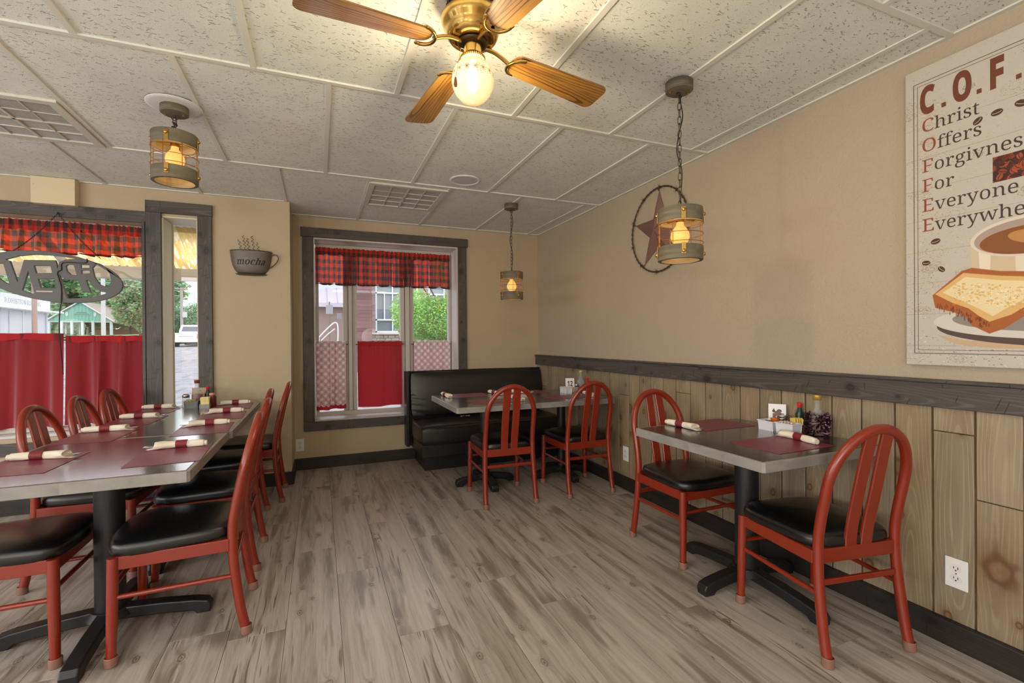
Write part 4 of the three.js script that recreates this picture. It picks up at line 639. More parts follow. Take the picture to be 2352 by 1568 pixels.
{ // barbed wire ring with a metal star
  const t = thing('wall_star', 'brown metal barn star inside a barbed wire ring on the right wall', 'wall decoration', [XR, 2.005, -2.772], -Math.PI / 2), dark = std({ color: C(84, 66, 56), roughness: 0.5, metalness: 0.3 });
  const R = 0.305; const strand = (ph) => tube(Array.from({ length: 120 }, (_, i) => { const a = i / 120 * 2 * Math.PI, q = a * 26 + ph; return [(R + 0.004 * Math.cos(q)) * Math.cos(a), (R + 0.004 * Math.cos(q)) * Math.sin(a), 0.018 + 0.004 * Math.sin(q)]; }), 0.0034, 360, 6, true);
  mesh('wire_ring', [strand(0), strand(Math.PI)], dark, t);
  for (let i = 0; i < 10; i++) { const a = (i + 0.4) / 10 * 2 * Math.PI, g = [], c = V(R * Math.cos(a), R * Math.sin(a), 0.018); g.push(new THREE.TorusGeometry(0.0085, 0.0022, 6, 14).rotateY(Math.PI / 2).rotateZ(a + Math.PI / 2).translate(c.x, c.y, c.z)); for (const [da, l] of [[0.5, 0.028], [-0.4, 0.024], [2.7, 0.022], [3.6, 0.024]]) g.push(bar([c.x, c.y, c.z], [c.x + l * Math.cos(a + da), c.y + l * Math.sin(a + da), c.z + 0.008], 0.002, 0.0008, 6)); mesh('barb', g, dark, t); }
  const pos = [], ap = [0, 0, 0.062]; const pt = (i) => { const a = Math.PI / 2 + i * Math.PI / 5, r = i % 2 ? 0.115 : 0.292; return [r * Math.cos(a), r * Math.sin(a), 0.006]; };
  for (let i = 0; i < 10; i++) { pos.push(...ap, ...pt(i), ...pt(i + 1)); pos.push(...[0, 0, 0.004], ...pt(i + 1), ...pt(i)); }
  const g = new THREE.BufferGeometry(); g.setAttribute('position', new THREE.Float32BufferAttribute(pos, 3)); g.setAttribute('uv', new THREE.Float32BufferAttribute(new Float32Array(pos.length / 3 * 2), 2)); g.computeVertexNormals(); mesh('star', g, std({ color: C(128, 96, 86), roughness: 0.5, metalness: 0.2 }), t);
  mesh('wire_tie', [[90], [234], [306], [18], [162]].map(([d]) => bar([0.285 * Math.cos(d * Math.PI / 180), 0.285 * Math.sin(d * Math.PI / 180), 0.008], [0.306 * Math.cos(d * Math.PI / 180), 0.306 * Math.sin(d * Math.PI / 180), 0.018], 0.004, 0.004, 6)), dark, t);
}
{ // cup-shaped metal sign
  const t = thing('cup_sign', 'dark metal coffee cup sign reading mocha with wavy wire steam', 'wall sign', [-0.51, 1.765, ZF]);
  const ct = canvasTex(1024, 512, (c, w, h) => { c.fillStyle = '#6c655d'; c.fillRect(0, 0, w, h); for (let i = 0; i < 900; i++) { c.fillStyle = `rgba(${hash(i, 1, 1) > 0.5 ? '150,142,132' : '50,46,42'},0.12)`; c.fillRect(hash(i, 2, 1) * w - 80, hash(i, 3, 1) * h, 60 + 200 * hash(i, 4, 1), 2); } c.fillStyle = '#0d0a08'; c.font = 'bold 138px serif'; c.textAlign = 'center'; c.save(); c.translate(w * 0.5, h * 0.42); c.transform(1.12, 0, -0.38, 0.92, 0, 0); c.fillText('mocha', 0, 0); c.restore(); });
  const prof = [[0.0001, 0.0], [0.085, 0.0], [0.104, 0.009], [0.122, 0.032], [0.137, 0.068], [0.146, 0.11], [0.151, 0.15], [0.154, 0.185]];
  const g = new THREE.LatheGeometry(prof.map((p) => new THREE.Vector2(...p)), 48, -Math.PI / 2, Math.PI).scale(1, 1, 0.5);
  mesh('cup', g, std({ map: ct, roughness: 0.5, metalness: 0.3, side: THREE.DoubleSide }), t);
  mesh('rim', tube(Array.from({ length: 25 }, (_, i) => { const a = i / 24 * Math.PI; return [0.153 * Math.cos(a), 0.186, 0.0765 * Math.sin(a)]; }), 0.003, 60, 6), blackIron, t);
  mesh('saucer', new THREE.LatheGeometry([[0.0001, -0.014], [0.09, -0.012], [0.115, -0.004], [0.117, -0.001], [0.0001, -0.003]].map((p) => new THREE.Vector2(...p)), 40, -Math.PI / 2, Math.PI).scale(1, 1, 0.6), std({ color: C(84, 78, 72), roughness: 0.4, metalness: 0.5, side: THREE.DoubleSide }), t);
  mesh('handle', tube([[0.146, 0.155, 0.02], [0.165, 0.168, 0.02], [0.192, 0.16, 0.02], [0.2, 0.135, 0.02], [0.185, 0.1, 0.02], [0.15, 0.065, 0.02], [0.128, 0.05, 0.02]], 0.0042, 40, 8), std({ color: C(96, 88, 80), roughness: 0.4, metalness: 0.6 }), t);
  for (const [x, h, y] of [[-0.072, 0.09, 0.188], [-0.04, 0.125, 0.188], [-0.012, 0.105, 0.188], [0.022, 0.128, 0.188], [0.058, 0.075, 0.188]]) mesh('steam_wire', tube(Array.from({ length: 34 }, (_, i) => { const u = i / 33; return [x - 0.018 * u + 0.0075 * Math.sin(u * h * 210), y + h * u, 0.012]; }), 0.0017, 90, 6), blackIron, t);
}
{ // canvas print on the right wall; its right half runs out of the picture
  const W = 0.76, Hh = 1.21, z0 = -1.2, y1 = 2.305, t = thing('canvas_print', 'cream coffee-themed canvas print with brown lettering on the right wall', 'poster', [XR, y1 - Hh / 2, z0 + W / 2], -Math.PI / 2);
  const S = 1180; // pixels per metre
  const art = canvasTex(Math.round(W * S), Math.round(Hh * S), (c, w, h) => {
    const X = (x) => (x - 0.035) * S, Y = (y) => (2.305 - y) * S;
    c.fillStyle = '#bfb8ad'; c.fillRect(0, 0, w, h);
    for (let i = 0; i < 9000; i++) { const x = hash(i, 1, 9) * w, y = hash(i, 2, 9) * h, e = Math.min(x, w - x, h - y) / w, low = y / h, a = 0.1 + 0.34 * (e < 0.12 ? 1 : 0.35) * (0.5 + low); c.fillStyle = `rgba(${hash(i, 5, 9) > 0.4 ? '122,84,60' : '236,230,222'},${a})`; const s = 1 + 3 * hash(i, 3, 9) ** 3; c.fillRect(x, y, s * (1 + hash(i, 4, 9)), s); }
    for (let i = 0; i < 44; i++) { const x = hash(i, 7, 3) * w, y = hash(i, 8, 3) * h, r = 20 + 60 * hash(i, 9, 3); for (let k = 0; k < 160; k++) { const a = hash(i, k, 21) * 6.28, q = r * Math.sqrt(hash(i, k, 22)); c.fillStyle = 'rgba(122,82,58,0.3)'; c.fillRect(x + q * Math.cos(a), y + q * 0.6 * Math.sin(a), 3, 2); } }
    c.strokeStyle = 'rgba(110,84,62,0.45)'; c.lineWidth = 1.4; for (let k = 0; k < 8; k++) { c.beginPath(); c.moveTo(0, h * (0.2 + k * 0.105)); c.lineTo(w, h * (0.2 + k * 0.105) + 6); c.stroke(); }
    c.strokeStyle = '#5a4132'; c.lineWidth = 3; c.strokeRect(X(0.064), Y(2.247), w - 2 * X(0.064), Y(1.141) - Y(2.247)); c.lineWidth = 2; c.strokeRect(X(0.077), Y(2.234), w - 2 * X(0.077), Y(1.155) - Y(2.234));
    c.textBaseline = 'alphabetic'; const grad = '#6e3a24';
    c.fillStyle = grad; c.font = 'bold 176px sans-serif'; ['C', 'O', 'F', 'F', 'E', 'E'].forEach((s, i) => { c.save(); c.translate(X(0.083 + i * 0.108), Y(2.116)); c.scale(0.56, 1.0); c.fillText(s, 0, 0); c.lineWidth = 9; c.strokeStyle = grad; c.strokeText(s, 0, 0); c.restore(); if (i < 6) c.fillRect(X(0.158 + i * 0.108), Y(2.116) - 20, 17, 20); });
    [['Christ', 2.041], ['Offers', 1.96], ['Forgivness', 1.877], ['For', 1.797], ['Everyone', 1.717], ['Everywhere', 1.636]].forEach(([s, y], i) => { c.font = '84px serif'; c.fillStyle = '#8a4426'; c.fillText(s[0], X(0.09), Y(y)); const a = c.measureText(s[0]).width; c.fillStyle = '#3b3029'; c.font = '78px serif'; c.save(); c.translate(X(0.09) + a, Y(y)); c.scale(0.96, 1); c.fillText(s.slice(1), 0, 0); c.restore(); });
    const bean = (x, y, r, a) => { c.save(); c.translate(X(x), Y(y)); c.rotate(a); c.fillStyle = '#4a2f22'; c.beginPath(); c.ellipse(0, 0, r, r * 0.68, 0, 0, 6.3); c.fill(); c.strokeStyle = '#cdb9a6'; c.lineWidth = 2.4; c.beginPath(); c.moveTo(-r * 0.8, 0); c.quadraticCurveTo(0, r * 0.3, r * 0.8, -r * 0.05); c.stroke(); c.restore(); };
    for (const b of [[0.269, 2.015, 19, -0.7], [0.323, 2.023, 20, -0.1], [0.387, 2.027, 21, 0.4], [0.137, 1.59, 19, -0.2], [0.105, 1.508, 17, 0.1], [0.156, 1.476, 16, 0.8], [0.56, 2.02, 20, 0.4], [0.62, 1.95, 18, -0.5]]) bean(...b);
    c.save(); c.beginPath(); c.rect(X(0.311), Y(1.862), 0.36 * S, 0.092 * S); c.clip(); c.fillStyle = '#3a1f16'; c.fillRect(0, 0, w, h); for (let i = 0; i < 170; i++) { const x = X(0.305) + hash(i, 1, 5) * 0.38 * S, y = Y(1.866) + hash(i, 2, 5) * 0.1 * S; c.save(); c.translate(x, y); c.rotate(hash(i, 3, 5) * 3.1); c.fillStyle = ['#8a3a22', '#6b2a1a', '#a24a2c', '#4e2016'][i % 4]; c.beginPath(); c.ellipse(0, 0, 15, 10, 0, 0, 6.3); c.fill(); c.strokeStyle = '#2a120c'; c.lineWidth = 2; c.beginPath(); c.moveTo(-13, 0); c.quadraticCurveTo(0, 5, 13, 0); c.stroke(); c.restore(); } c.restore();
    // cup of coffee, buttered toast on a plate, torn paper
    const P = (l, f) => { c.fillStyle = f; c.beginPath(); l.forEach(([x, y], i) => i ? c.lineTo(X(x), Y(y)) : c.moveTo(X(x), Y(y))); c.closePath(); c.fill(); };
    P([[0.14, 1.215], [0.2, 1.2], [0.25, 1.19], [0.33, 1.2], [0.45, 1.185], [0.7, 1.2], [0.72, 1.165], [0.5, 1.16], [0.3, 1.165], [0.2, 1.178]], '#c4a785');
    c.fillStyle = '#56453f'; c.beginPath(); c.ellipse(X(0.45), Y(1.235), 0.31 * S, 0.062 * S, 0.04, 0, 6.3); c.fill(); c.fillStyle = '#cfc7be'; c.beginPath(); c.ellipse(X(0.44), Y(1.258), 0.31 * S, 0.06 * S, 0.03, 0, 6.3); c.fill(); c.fillStyle = '#8d837c'; c.beginPath(); c.ellipse(X(0.44), Y(1.268), 0.25 * S, 0.044 * S, 0.03, 0, 6.3); c.fill();
    P([[0.247, 1.545], [0.252, 1.42], [0.275, 1.385], [0.34, 1.36], [0.46, 1.355], [0.55, 1.38], [0.572, 1.42], [0.578, 1.545]], '#cdb899'); P([[0.27, 1.53], [0.275, 1.4], [0.3, 1.39], [0.305, 1.52]], '#e3d6bf'); P([[0.37, 1.5], [0.375, 1.37], [0.4, 1.365], [0.4, 1.5]], '#e0d2ba'); P([[0.5, 1.52], [0.5, 1.38], [0.54, 1.4], [0.545, 1.53]], '#b79a78');
    c.fillStyle = '#d9cdbb'; c.beginPath(); c.ellipse(X(0.412), Y(1.562), 0.166 * S, 0.072 * S, 0, 0, 6.3); c.fill(); c.fillStyle = '#a8968a'; c.beginPath(); c.ellipse(X(0.412), Y(1.56), 0.155 * S, 0.063 * S, 0, 0, 6.3); c.fill(); c.fillStyle = '#87502a'; c.beginPath(); c.ellipse(X(0.415), Y(1.548), 0.142 * S, 0.05 * S, 0, 0, 6.3); c.fill(); c.fillStyle = '#b9854c'; c.beginPath(); c.ellipse(X(0.43), Y(1.553), 0.08 * S, 0.026 * S, 0.2, 0, 6.3); c.fill(); c.fillStyle = '#dfc08c'; c.beginPath(); c.ellipse(X(0.44), Y(1.556), 0.036 * S, 0.012 * S, 0.3, 0, 6.3); c.fill();
    P([[0.126, 1.375], [0.135, 1.325], [0.2, 1.3], [0.23, 1.285], [0.25, 1.25], [0.3, 1.218], [0.34, 1.235], [0.42, 1.3], [0.5, 1.34], [0.52, 1.375], [0.5, 1.42], [0.33, 1.445], [0.25, 1.468], [0.22, 1.46]], '#a65d2c'); P([[0.135, 1.378], [0.225, 1.452], [0.33, 1.428], [0.5, 1.4], [0.5, 1.37], [0.42, 1.33], [0.36, 1.285], [0.3, 1.262], [0.27, 1.285], [0.24, 1.315], [0.19, 1.34]], '#d9b070'); P([[0.16, 1.382], [0.23, 1.436], [0.33, 1.412], [0.46, 1.392], [0.44, 1.362], [0.36, 1.318], [0.31, 1.282], [0.27, 1.312], [0.22, 1.345]], '#e6d3a4');
    for (let i = 0; i < 220; i++) { const u = hash(i, 1, 31), v = hash(i, 2, 31); c.fillStyle = ['rgba(224,160,50,0.5)', 'rgba(240,232,206,0.6)', 'rgba(90,56,30,0.6)', 'rgba(206,146,60,0.4)'][i % 4]; const s = i % 4 === 2 ? 3 : 9; c.fillRect(X(0.19 + 0.24 * u), Y(1.345 + 0.06 * v - 0.05 * u * u + (v - 0.5) * 0.02), s, s * 0.7); } for (let i = 0; i < 60; i++) { c.fillStyle = 'rgba(90,44,18,0.5)'; const u = hash(i, 3, 31); c.fillRect(X(0.14 + 0.16 * u), Y(1.34 - 0.09 * u + 0.03 * (hash(i, 4, 31) - 0.5)), 5, 12); }
  });
  mesh('stretcher_frame', rbox(W, Hh, 0.03, 0.003, 0, 0, 0.016), plain(205, 196, 184, 0.7), t);
  mesh('printed_face', new THREE.PlaneGeometry(W - 0.004, Hh - 0.004).translate(0, 0, 0.0316), std({ map: art, roughness: 0.7 }), t);
}
// ------------------------------------------------------------------ window cloth
function clothGeo(o) { // hanging cloth with folds; uv in metres of cloth
  const nx = o.nx || 140, ny = o.ny || 26, pos = [], uv = [], idx = []; const ph = o.ph || 0, full = o.full || 1.5;
  for (let j = 0; j <= ny; j++) for (let i = 0; i <= nx; i++) {
    const u = i / nx, v = j / ny, x = o.x0 + (o.x1 - o.x0) * u, W = o.x1 - o.x0, q = u * o.folds * 2 * Math.PI + ph + 2.2 * (vn(u * o.folds * 0.7 + ph, 3, 5) - 0.5) * 2 + 0.5 * v * Math.sin(u * 9 + ph);
    const am = o.amp * (0.45 + 0.55 * v) * (0.55 + 0.9 * vn(u * o.folds * 0.9 + 7 + ph, v * 1.2, 11)), gather = o.gather ? o.gather * (1 - sst(0, 0.3, v)) : 0;
    const zz = am * (Math.sin(q) + 0.3 * Math.sin(2.1 * q + 1 + v)) + gather * Math.sin(u * o.folds * 12 + 4 * vn(u * 40, 1, 2)), xs = 0.35 * am * Math.cos(q);
    const yb = o.yB + (o.hem || 0.006) * Math.sin(q * 0.5 + 1) + (o.slope || 0) * u;
    let y = o.yT + (yb - o.yT) * v; if (o.ruffle && j === 0) y += o.ruffle * (vn(u * o.folds * 6, 2, 8) - 0.3); if (o.scallop && j === ny) y -= o.scallop * Math.abs(Math.sin(u * W * 70));
    pos.push(clamp(x + xs * Math.sin(Math.PI * u), Math.min(o.x0, o.x1) - 0.004, Math.max(o.x0, o.x1) + 0.004), y, o.z + zz); uv.push(u * W * full, y);
  }
  for (let j = 0; j < ny; j++) for (let i = 0; i < nx; i++) { const a = j * (nx + 1) + i; idx.push(a, a + nx + 1, a + 1, a + 1, a + nx + 1, a + nx + 2); }
  const g = new THREE.BufferGeometry(); g.setAttribute('position', new THREE.Float32BufferAttribute(pos, 3)); g.setAttribute('uv', new THREE.Float32BufferAttribute(uv, 2)); g.setIndex(idx); g.computeVertexNormals(); return g;
}
function valance(label, x0, x1, yT, yP, yB, z, folds, ph, full) {
  const t = thing('valance', label, 'valance', [0, 0, 0]);
  mesh('skirt', clothGeo({ x0, x1, yT: yP + 0.02, yB: yB + 0.012, z, folds, amp: 0.034, full, ph, nx: Math.round(folds * 14), ny: 16, gather: 0.004 }), plaid, t);
  mesh('hem', clothGeo({ x0, x1, yT: yB + 0.014, yB, z: z + 0.001, folds, amp: 0.034, full, ph, nx: Math.round(folds * 14), ny: 2 }), plaidThick, t);
  mesh('rod_pocket', clothGeo({ x0, x1, yT: yT, yB: yP, z: z + 0.02, folds: folds * 1.6, amp: 0.006, full, ph: ph + 2, nx: Math.round(folds * 26), ny: 6, ruffle: 0.012, gather: 0.005 }), plaidThick, t);
  mesh('rod', bar([x0, (yT + yP) / 2, z], [x1, (yT + yP) / 2, z], 0.006), white, t); return t;
}
valance('red and black plaid valance across the corner window', -0.03, 1.328, 2.135, 2.068, 1.772, -5.04, 15, 0.4, 1.6);
valance('red and black plaid valance behind the neon sign on the wide window', -3.52, -1.268, 2.102, 2.034, 1.868, -4.5, 22, 1.1, 1.5);
function cafe(label, x0, x1, yT, yB, z, folds, amp, ph, withLace, hemS) {
  const t = thing('cafe_curtain', label, 'curtain', [0, 0, 0]);
  mesh('panel', clothGeo({ x0, x1, yT, yB, z, folds, amp, ph, ny: 30, ruffle: 0.006, gather: 0.003, slope: hemS || 0 }), redCloth, t);
  mesh('rod_pocket', clothGeo({ x0, x1, yT: yT + 0.001, yB: yT - 0.045, z: z + 0.013, folds: folds * 1.5, amp: 0.004, ph: ph + 1, ny: 4, gather: 0.003 }), phy({ color: C(168, 28, 36), roughness: 0.9, side: THREE.DoubleSide }), t);
  mesh('rod', bar([x0 - 0.02, yT - 0.03, z], [x1 + 0.02, yT - 0.03, z], 0.005), plain(90, 60, 50, 0.5), t);
  if (withLace) mesh('lace', clothGeo({ x0, x1, yT: yT + 0.008, yB: yB + 0.05, z: z + 0.03, folds, amp, ph, ny: 30, ruffle: 0.01, gather: 0.004, full: 1.25, scallop: 0.014, slope: hemS || 0 }), lace, t).userData.label = 'white floral lace layer';
  return t;
}
cafe('red cafe curtain under white floral lace in the left light of the corner window', -0.03, 0.25, 1.205, 0.515, -5.055, 3.5, 0.013, 0.2, true, 0.02);
cafe('plain red cafe curtain in the middle light of the corner window', 0.365, 0.81, 1.203, 0.53, -5.055, 2.5, 0.008, 2.0, false);
cafe('red cafe curtain under white floral lace in the right light, behind the booth back', 0.932, 1.325, 1.2, 0.52, -5.055, 2.5, 0.008, 4.0, true);
cafe('left red curtain panel on the wide window, left of the bright gap', -3.5, -1.746, 1.28, 0.595, -4.485, 9, 0.042, 0.7, false);
cafe('right red curtain panel on the wide window, beside the grey casing', -1.734, -1.268, 1.262, 0.6, -4.485, 2.6, 0.042, 2.6, false);
{ // neon OPEN sign seen from behind
  const t = thing('open_sign', 'back of an oval OPEN sign hanging on a chain in the wide window', 'sign', [-1.746, 1.681, -4.35]);
  const loc = (l) => l.map(([x, y]) => [x + 1.746, y - 1.681]);
  const holes = [
    [[-2.005, 1.791], [-1.933, 1.822], [-1.85, 1.837], [-1.744, 1.838], [-1.609, 1.819], [-1.679, 1.807], [-1.714, 1.785], [-1.723, 1.74], [-1.736, 1.798], [-1.904, 1.791], [-1.941, 1.634], [-1.982, 1.781]],
    [[-1.855, 1.758], [-1.761, 1.763], [-1.752, 1.706], [-1.842, 1.7]], [[-1.833, 1.664], [-1.739, 1.67], [-1.729, 1.602], [-1.818, 1.598]], [[-1.68, 1.762], [-1.667, 1.776], [-1.632, 1.777], [-1.615, 1.698], [-1.65, 1.699], [-1.674, 1.726]],
    [[-1.596, 1.779], [-1.543, 1.782], [-1.541, 1.754], [-1.594, 1.749]], [[-1.592, 1.738], [-1.539, 1.741], [-1.539, 1.713], [-1.591, 1.708]],
    [[-1.529, 1.756], [-1.513, 1.782], [-1.484, 1.791], [-1.452, 1.765], [-1.425, 1.721], [-1.416, 1.669], [-1.426, 1.632], [-1.449, 1.619], [-1.485, 1.635], [-1.516, 1.688]],
    [[-1.715, 1.703], [-1.689, 1.675], [-1.65, 1.664], [-1.606, 1.664], [-1.584, 1.58], [-1.54, 1.579], [-1.566, 1.666], [-1.552, 1.672], [-1.526, 1.625], [-1.481, 1.589], [-1.435, 1.579], [-1.44, 1.571], [-1.527, 1.54], [-1.669, 1.527], [-1.677, 1.541]],
    [[-1.884, 1.718], [-1.848, 1.561], [-1.865, 1.555], [-1.919, 1.581]], [[-2.013, 1.766], [-1.98, 1.614], [-2.012, 1.634], [-2.06, 1.68], [-2.09, 1.72], [-2.06, 1.762]]].map(loc);
  mesh('backing', ext(ring(0, 0, 0.397, 0.173, 72, -0.14), 0.016, holes, 0.003).translate(0, 0, -0.008), plain(88, 86, 84, 0.5), t);
  mesh('cable', [tube([[0.19, 0.141, 0.014], [0.188, 0.113, 0.014], [0.05, 0.1, 0.014], [0.044, 0.05, 0.014], [0.025, 0.037, 0.014], [0.043, -0.068, 0.014], [0.042, -0.174, 0.014], [0.03, -0.26, 0.006], [0.017, -0.385, -0.02], [0.02, -0.7, -0.06]], 0.0035, 90, 6)], cordMat, t);
  mesh('rating_strip', box(0.09, 0.009, 0.002, -0.05, -0.105, 0.012), plain(190, 182, 170, 0.5), t);
  const lk = new THREE.TorusGeometry(0.006, 0.0014, 5, 10); const chain = (a, b) => { const n = Math.round(Math.hypot(a[0] - b[0], a[1] - b[1]) / 0.0105), g = [], ang = Math.atan2(b[1] - a[1], b[0] - a[0]); for (let i = 0; i <= n; i++) { const u = i / n; g.push(lk.clone().scale(1.25, 0.8, 1).rotateX(i % 2 ? Math.PI / 2 : 0).rotateZ(ang).translate(a[0] + (b[0] - a[0]) * u, a[1] + (b[1] - a[1]) * u - 0.02 * Math.sin(Math.PI * u), 0)); } return g; };
  for (const s of [[-0.224, 0.17], [0.259, 0.153]]) { const m = mesh('hanging_chain', chain([0.024, 0.458], s), cordMat, t); m.userData.kind = 'stuff'; }
  mesh('hook', tube([[0.024, 0.462, -0.032], [0.024, 0.462, 0.0], [0.024, 0.452, 0.006], [0.024, 0.45, -0.002]], 0.003, 20, 6), cordMat, t);
}
// ------------------------------------------------------------------ outside
function quadStrip(prof, x0, x1) { // ground rising away: prof [[z, y], ...]
  const pos = [], idx = [], uv = []; prof.forEach(([z, y]) => { pos.push(x0, y, z, x1, y, z); uv.push(x0, z, x1, z); }); for (let i = 0; i + 1 < prof.length; i++) { const a = 2 * i; idx.push(a, a + 1, a + 2, a + 1, a + 3, a + 2); }
  const g = new THREE.BufferGeometry(); g.setAttribute('position', new THREE.Float32BufferAttribute(pos, 3)); g.setAttribute('uv', new THREE.Float32BufferAttribute(uv, 2)); g.setIndex(idx); g.computeVertexNormals(); return g;
}
{
  const paveT = texOf(256, 256, (u, v, i, j) => { const k = fbm(u * 16, v * 16, 3, 4); return mixc([118, 116, 118], [158, 154, 154], k).map((c) => c - 20 * sst(0.72, 0.8, vn(u * 30, v * 3, 7))); }); paveT.repeat.set(1 / 6, 1 / 6);
  struct('street', quadStrip([[-5.15, -0.12], [-20, -0.02], [-40, 0.45], [-50, 0.77], [-62, 1.3], [-78, 2.2], [-110, 2.9], [-160, 3.0]], -90, 70), std({ map: paveT, roughness: 0.8 }), 'pale concrete street rising away outside the windows');
  struct('lawn', quadStrip([[-60, 1.25], [-78, 2.24], [-110, 2.95]], -60, -17.5), plain(112, 134, 84, 0.95), 'strip of grass before the pavilion');
  struct('street_beside', quadStrip([[12, -0.14], [-5.15, -0.13]], -60, XL - 0.25), std({ map: paveT, roughness: 0.8 }), 'pale pavement beside the building');
}
{ // porch roof over the wide window: corrugated fibreglass on a wooden beam
  const t = thing('porch_awning', 'translucent yellow corrugated porch roof with a pale wooden beam outside the left windows', 'awning', [0, 0, 0]);
  const x0 = -5.5, x1 = -0.6, z0 = -4.72, y0 = 2.86, z1 = -6.5, y1 = 2.06, pos = [], idx = [], uv = []; const n = Math.round((x1 - x0) / 0.0677) * 10;
  for (let i = 0; i <= n; i++) { const x = x0 + (x1 - x0) * i / n, w = 0.012 * Math.cos((x - x0) / 0.0677 * 2 * Math.PI); for (const s of [0, 1]) { pos.push(x, (s ? y1 : y0) + w, s ? z1 : z0); uv.push(x, s * 1.85); } }
  for (let i = 0; i < n; i++) { const a = 2 * i; idx.push(a, a + 1, a + 2, a + 2, a + 1, a + 3); }
  const g = new THREE.BufferGeometry(); g.setAttribute('position', new THREE.Float32BufferAttribute(pos, 3)); g.setAttribute('uv', new THREE.Float32BufferAttribute(uv, 2)); g.setIndex(idx); g.computeVertexNormals();
  const ft = texOf(256, 256, (u, v, i, j) => { const k = fbm(u * 60, v * 24, 13, 3), b = fbm(u * 7, v * 3, 17, 3); return mixc(mixc([236, 206, 130], [196, 150, 74], sst(0.4, 0.7, b)), [252, 246, 214], sst(0.56, 0.7, k)); }); ft.repeat.set(1, 0.5);
  mesh('corrugated_sheet', g, phy({ map: ft, roughness: 0.9, transmission: 0.75, thickness: 0, side: THREE.DoubleSide }), t);
  const wood = plain(214, 208, 194, 0.8);
  mesh('beam', rbox(x1 - x0 + 0.3, 0.135, 0.09, 0.006, (x0 + x1) / 2, 1.977, -6.4), wood, t);
  for (let x = -5.2; x < -0.6; x += 0.92) { const b = mesh('rafter', bar([x, y0 - 0.07, z0 + 0.02], [x, y1 - 0.075, z1 + 0.1], 0.045, 0.045, 4), wood, t); }
  for (const x of [-5.2, -0.62]) mesh('post', rbox(0.1, 2.1, 0.1, 0.005, x, 0.92, -6.4), wood, t);
}
function building(name, label) { return thing(name, label, 'building', [0, 0, 0]); }
{ // long white hall: wall facing +x, receding
  const t = building('exhibition_hall', 'long white hall with a lettered fascia, seen past the sign at the left'), wh = plain(176, 180, 184, 0.7), x = -21.1;
  mesh('wall', box(8, 4.2, 30, x - 4, 1.6, -36.2), wh, t);
  mesh('fascia', rbox(0.25, 1.02, 30.2, 0.02, x + 0.1, 4.35, -36.2), plain(184, 188, 192, 0.6), t);
  mesh('eave', rbox(0.9, 0.12, 31.2, 0.02, x + 0.35, 3.8, -36.5), plain(240, 240, 240, 0.6), t);
  const txt = canvasTex(1024, 96, (c, w, h) => { c.fillStyle = '#b8bcc0'; c.fillRect(0, 0, w, h); c.fillStyle = '#44484e'; c.font = '84px sans-serif'; c.textBaseline = 'middle'; c.textAlign = 'left'; c.fillText('R EXHIBITION BUILDING', 6, h / 2 + 4, w - 12); });
  const L = 5.2; mesh('lettering', new THREE.PlaneGeometry(L, 0.56).rotateY(Math.PI / 2).translate(x + 0.232, 4.36, -47.65), std({ map: txt, roughness: 0.6 }), t);
  mesh('door_panel', [box(0.06, 2.6, 3.2, x + 0.03, 2.3, -47.6)], plain(166, 170, 174, 0.6), t); mesh('door_panel', [box(0.06, 2.6, 3.6, x + 0.03, 2.3, -43.2)], plain(170, 174, 178, 0.6), t);
  for (let k = 0; k < 4; k++) mesh('corner_board', box(0.1, 2.9, 0.16, x + 0.05, 2.35, -40.9 - k * 3.4), wh, t);
}
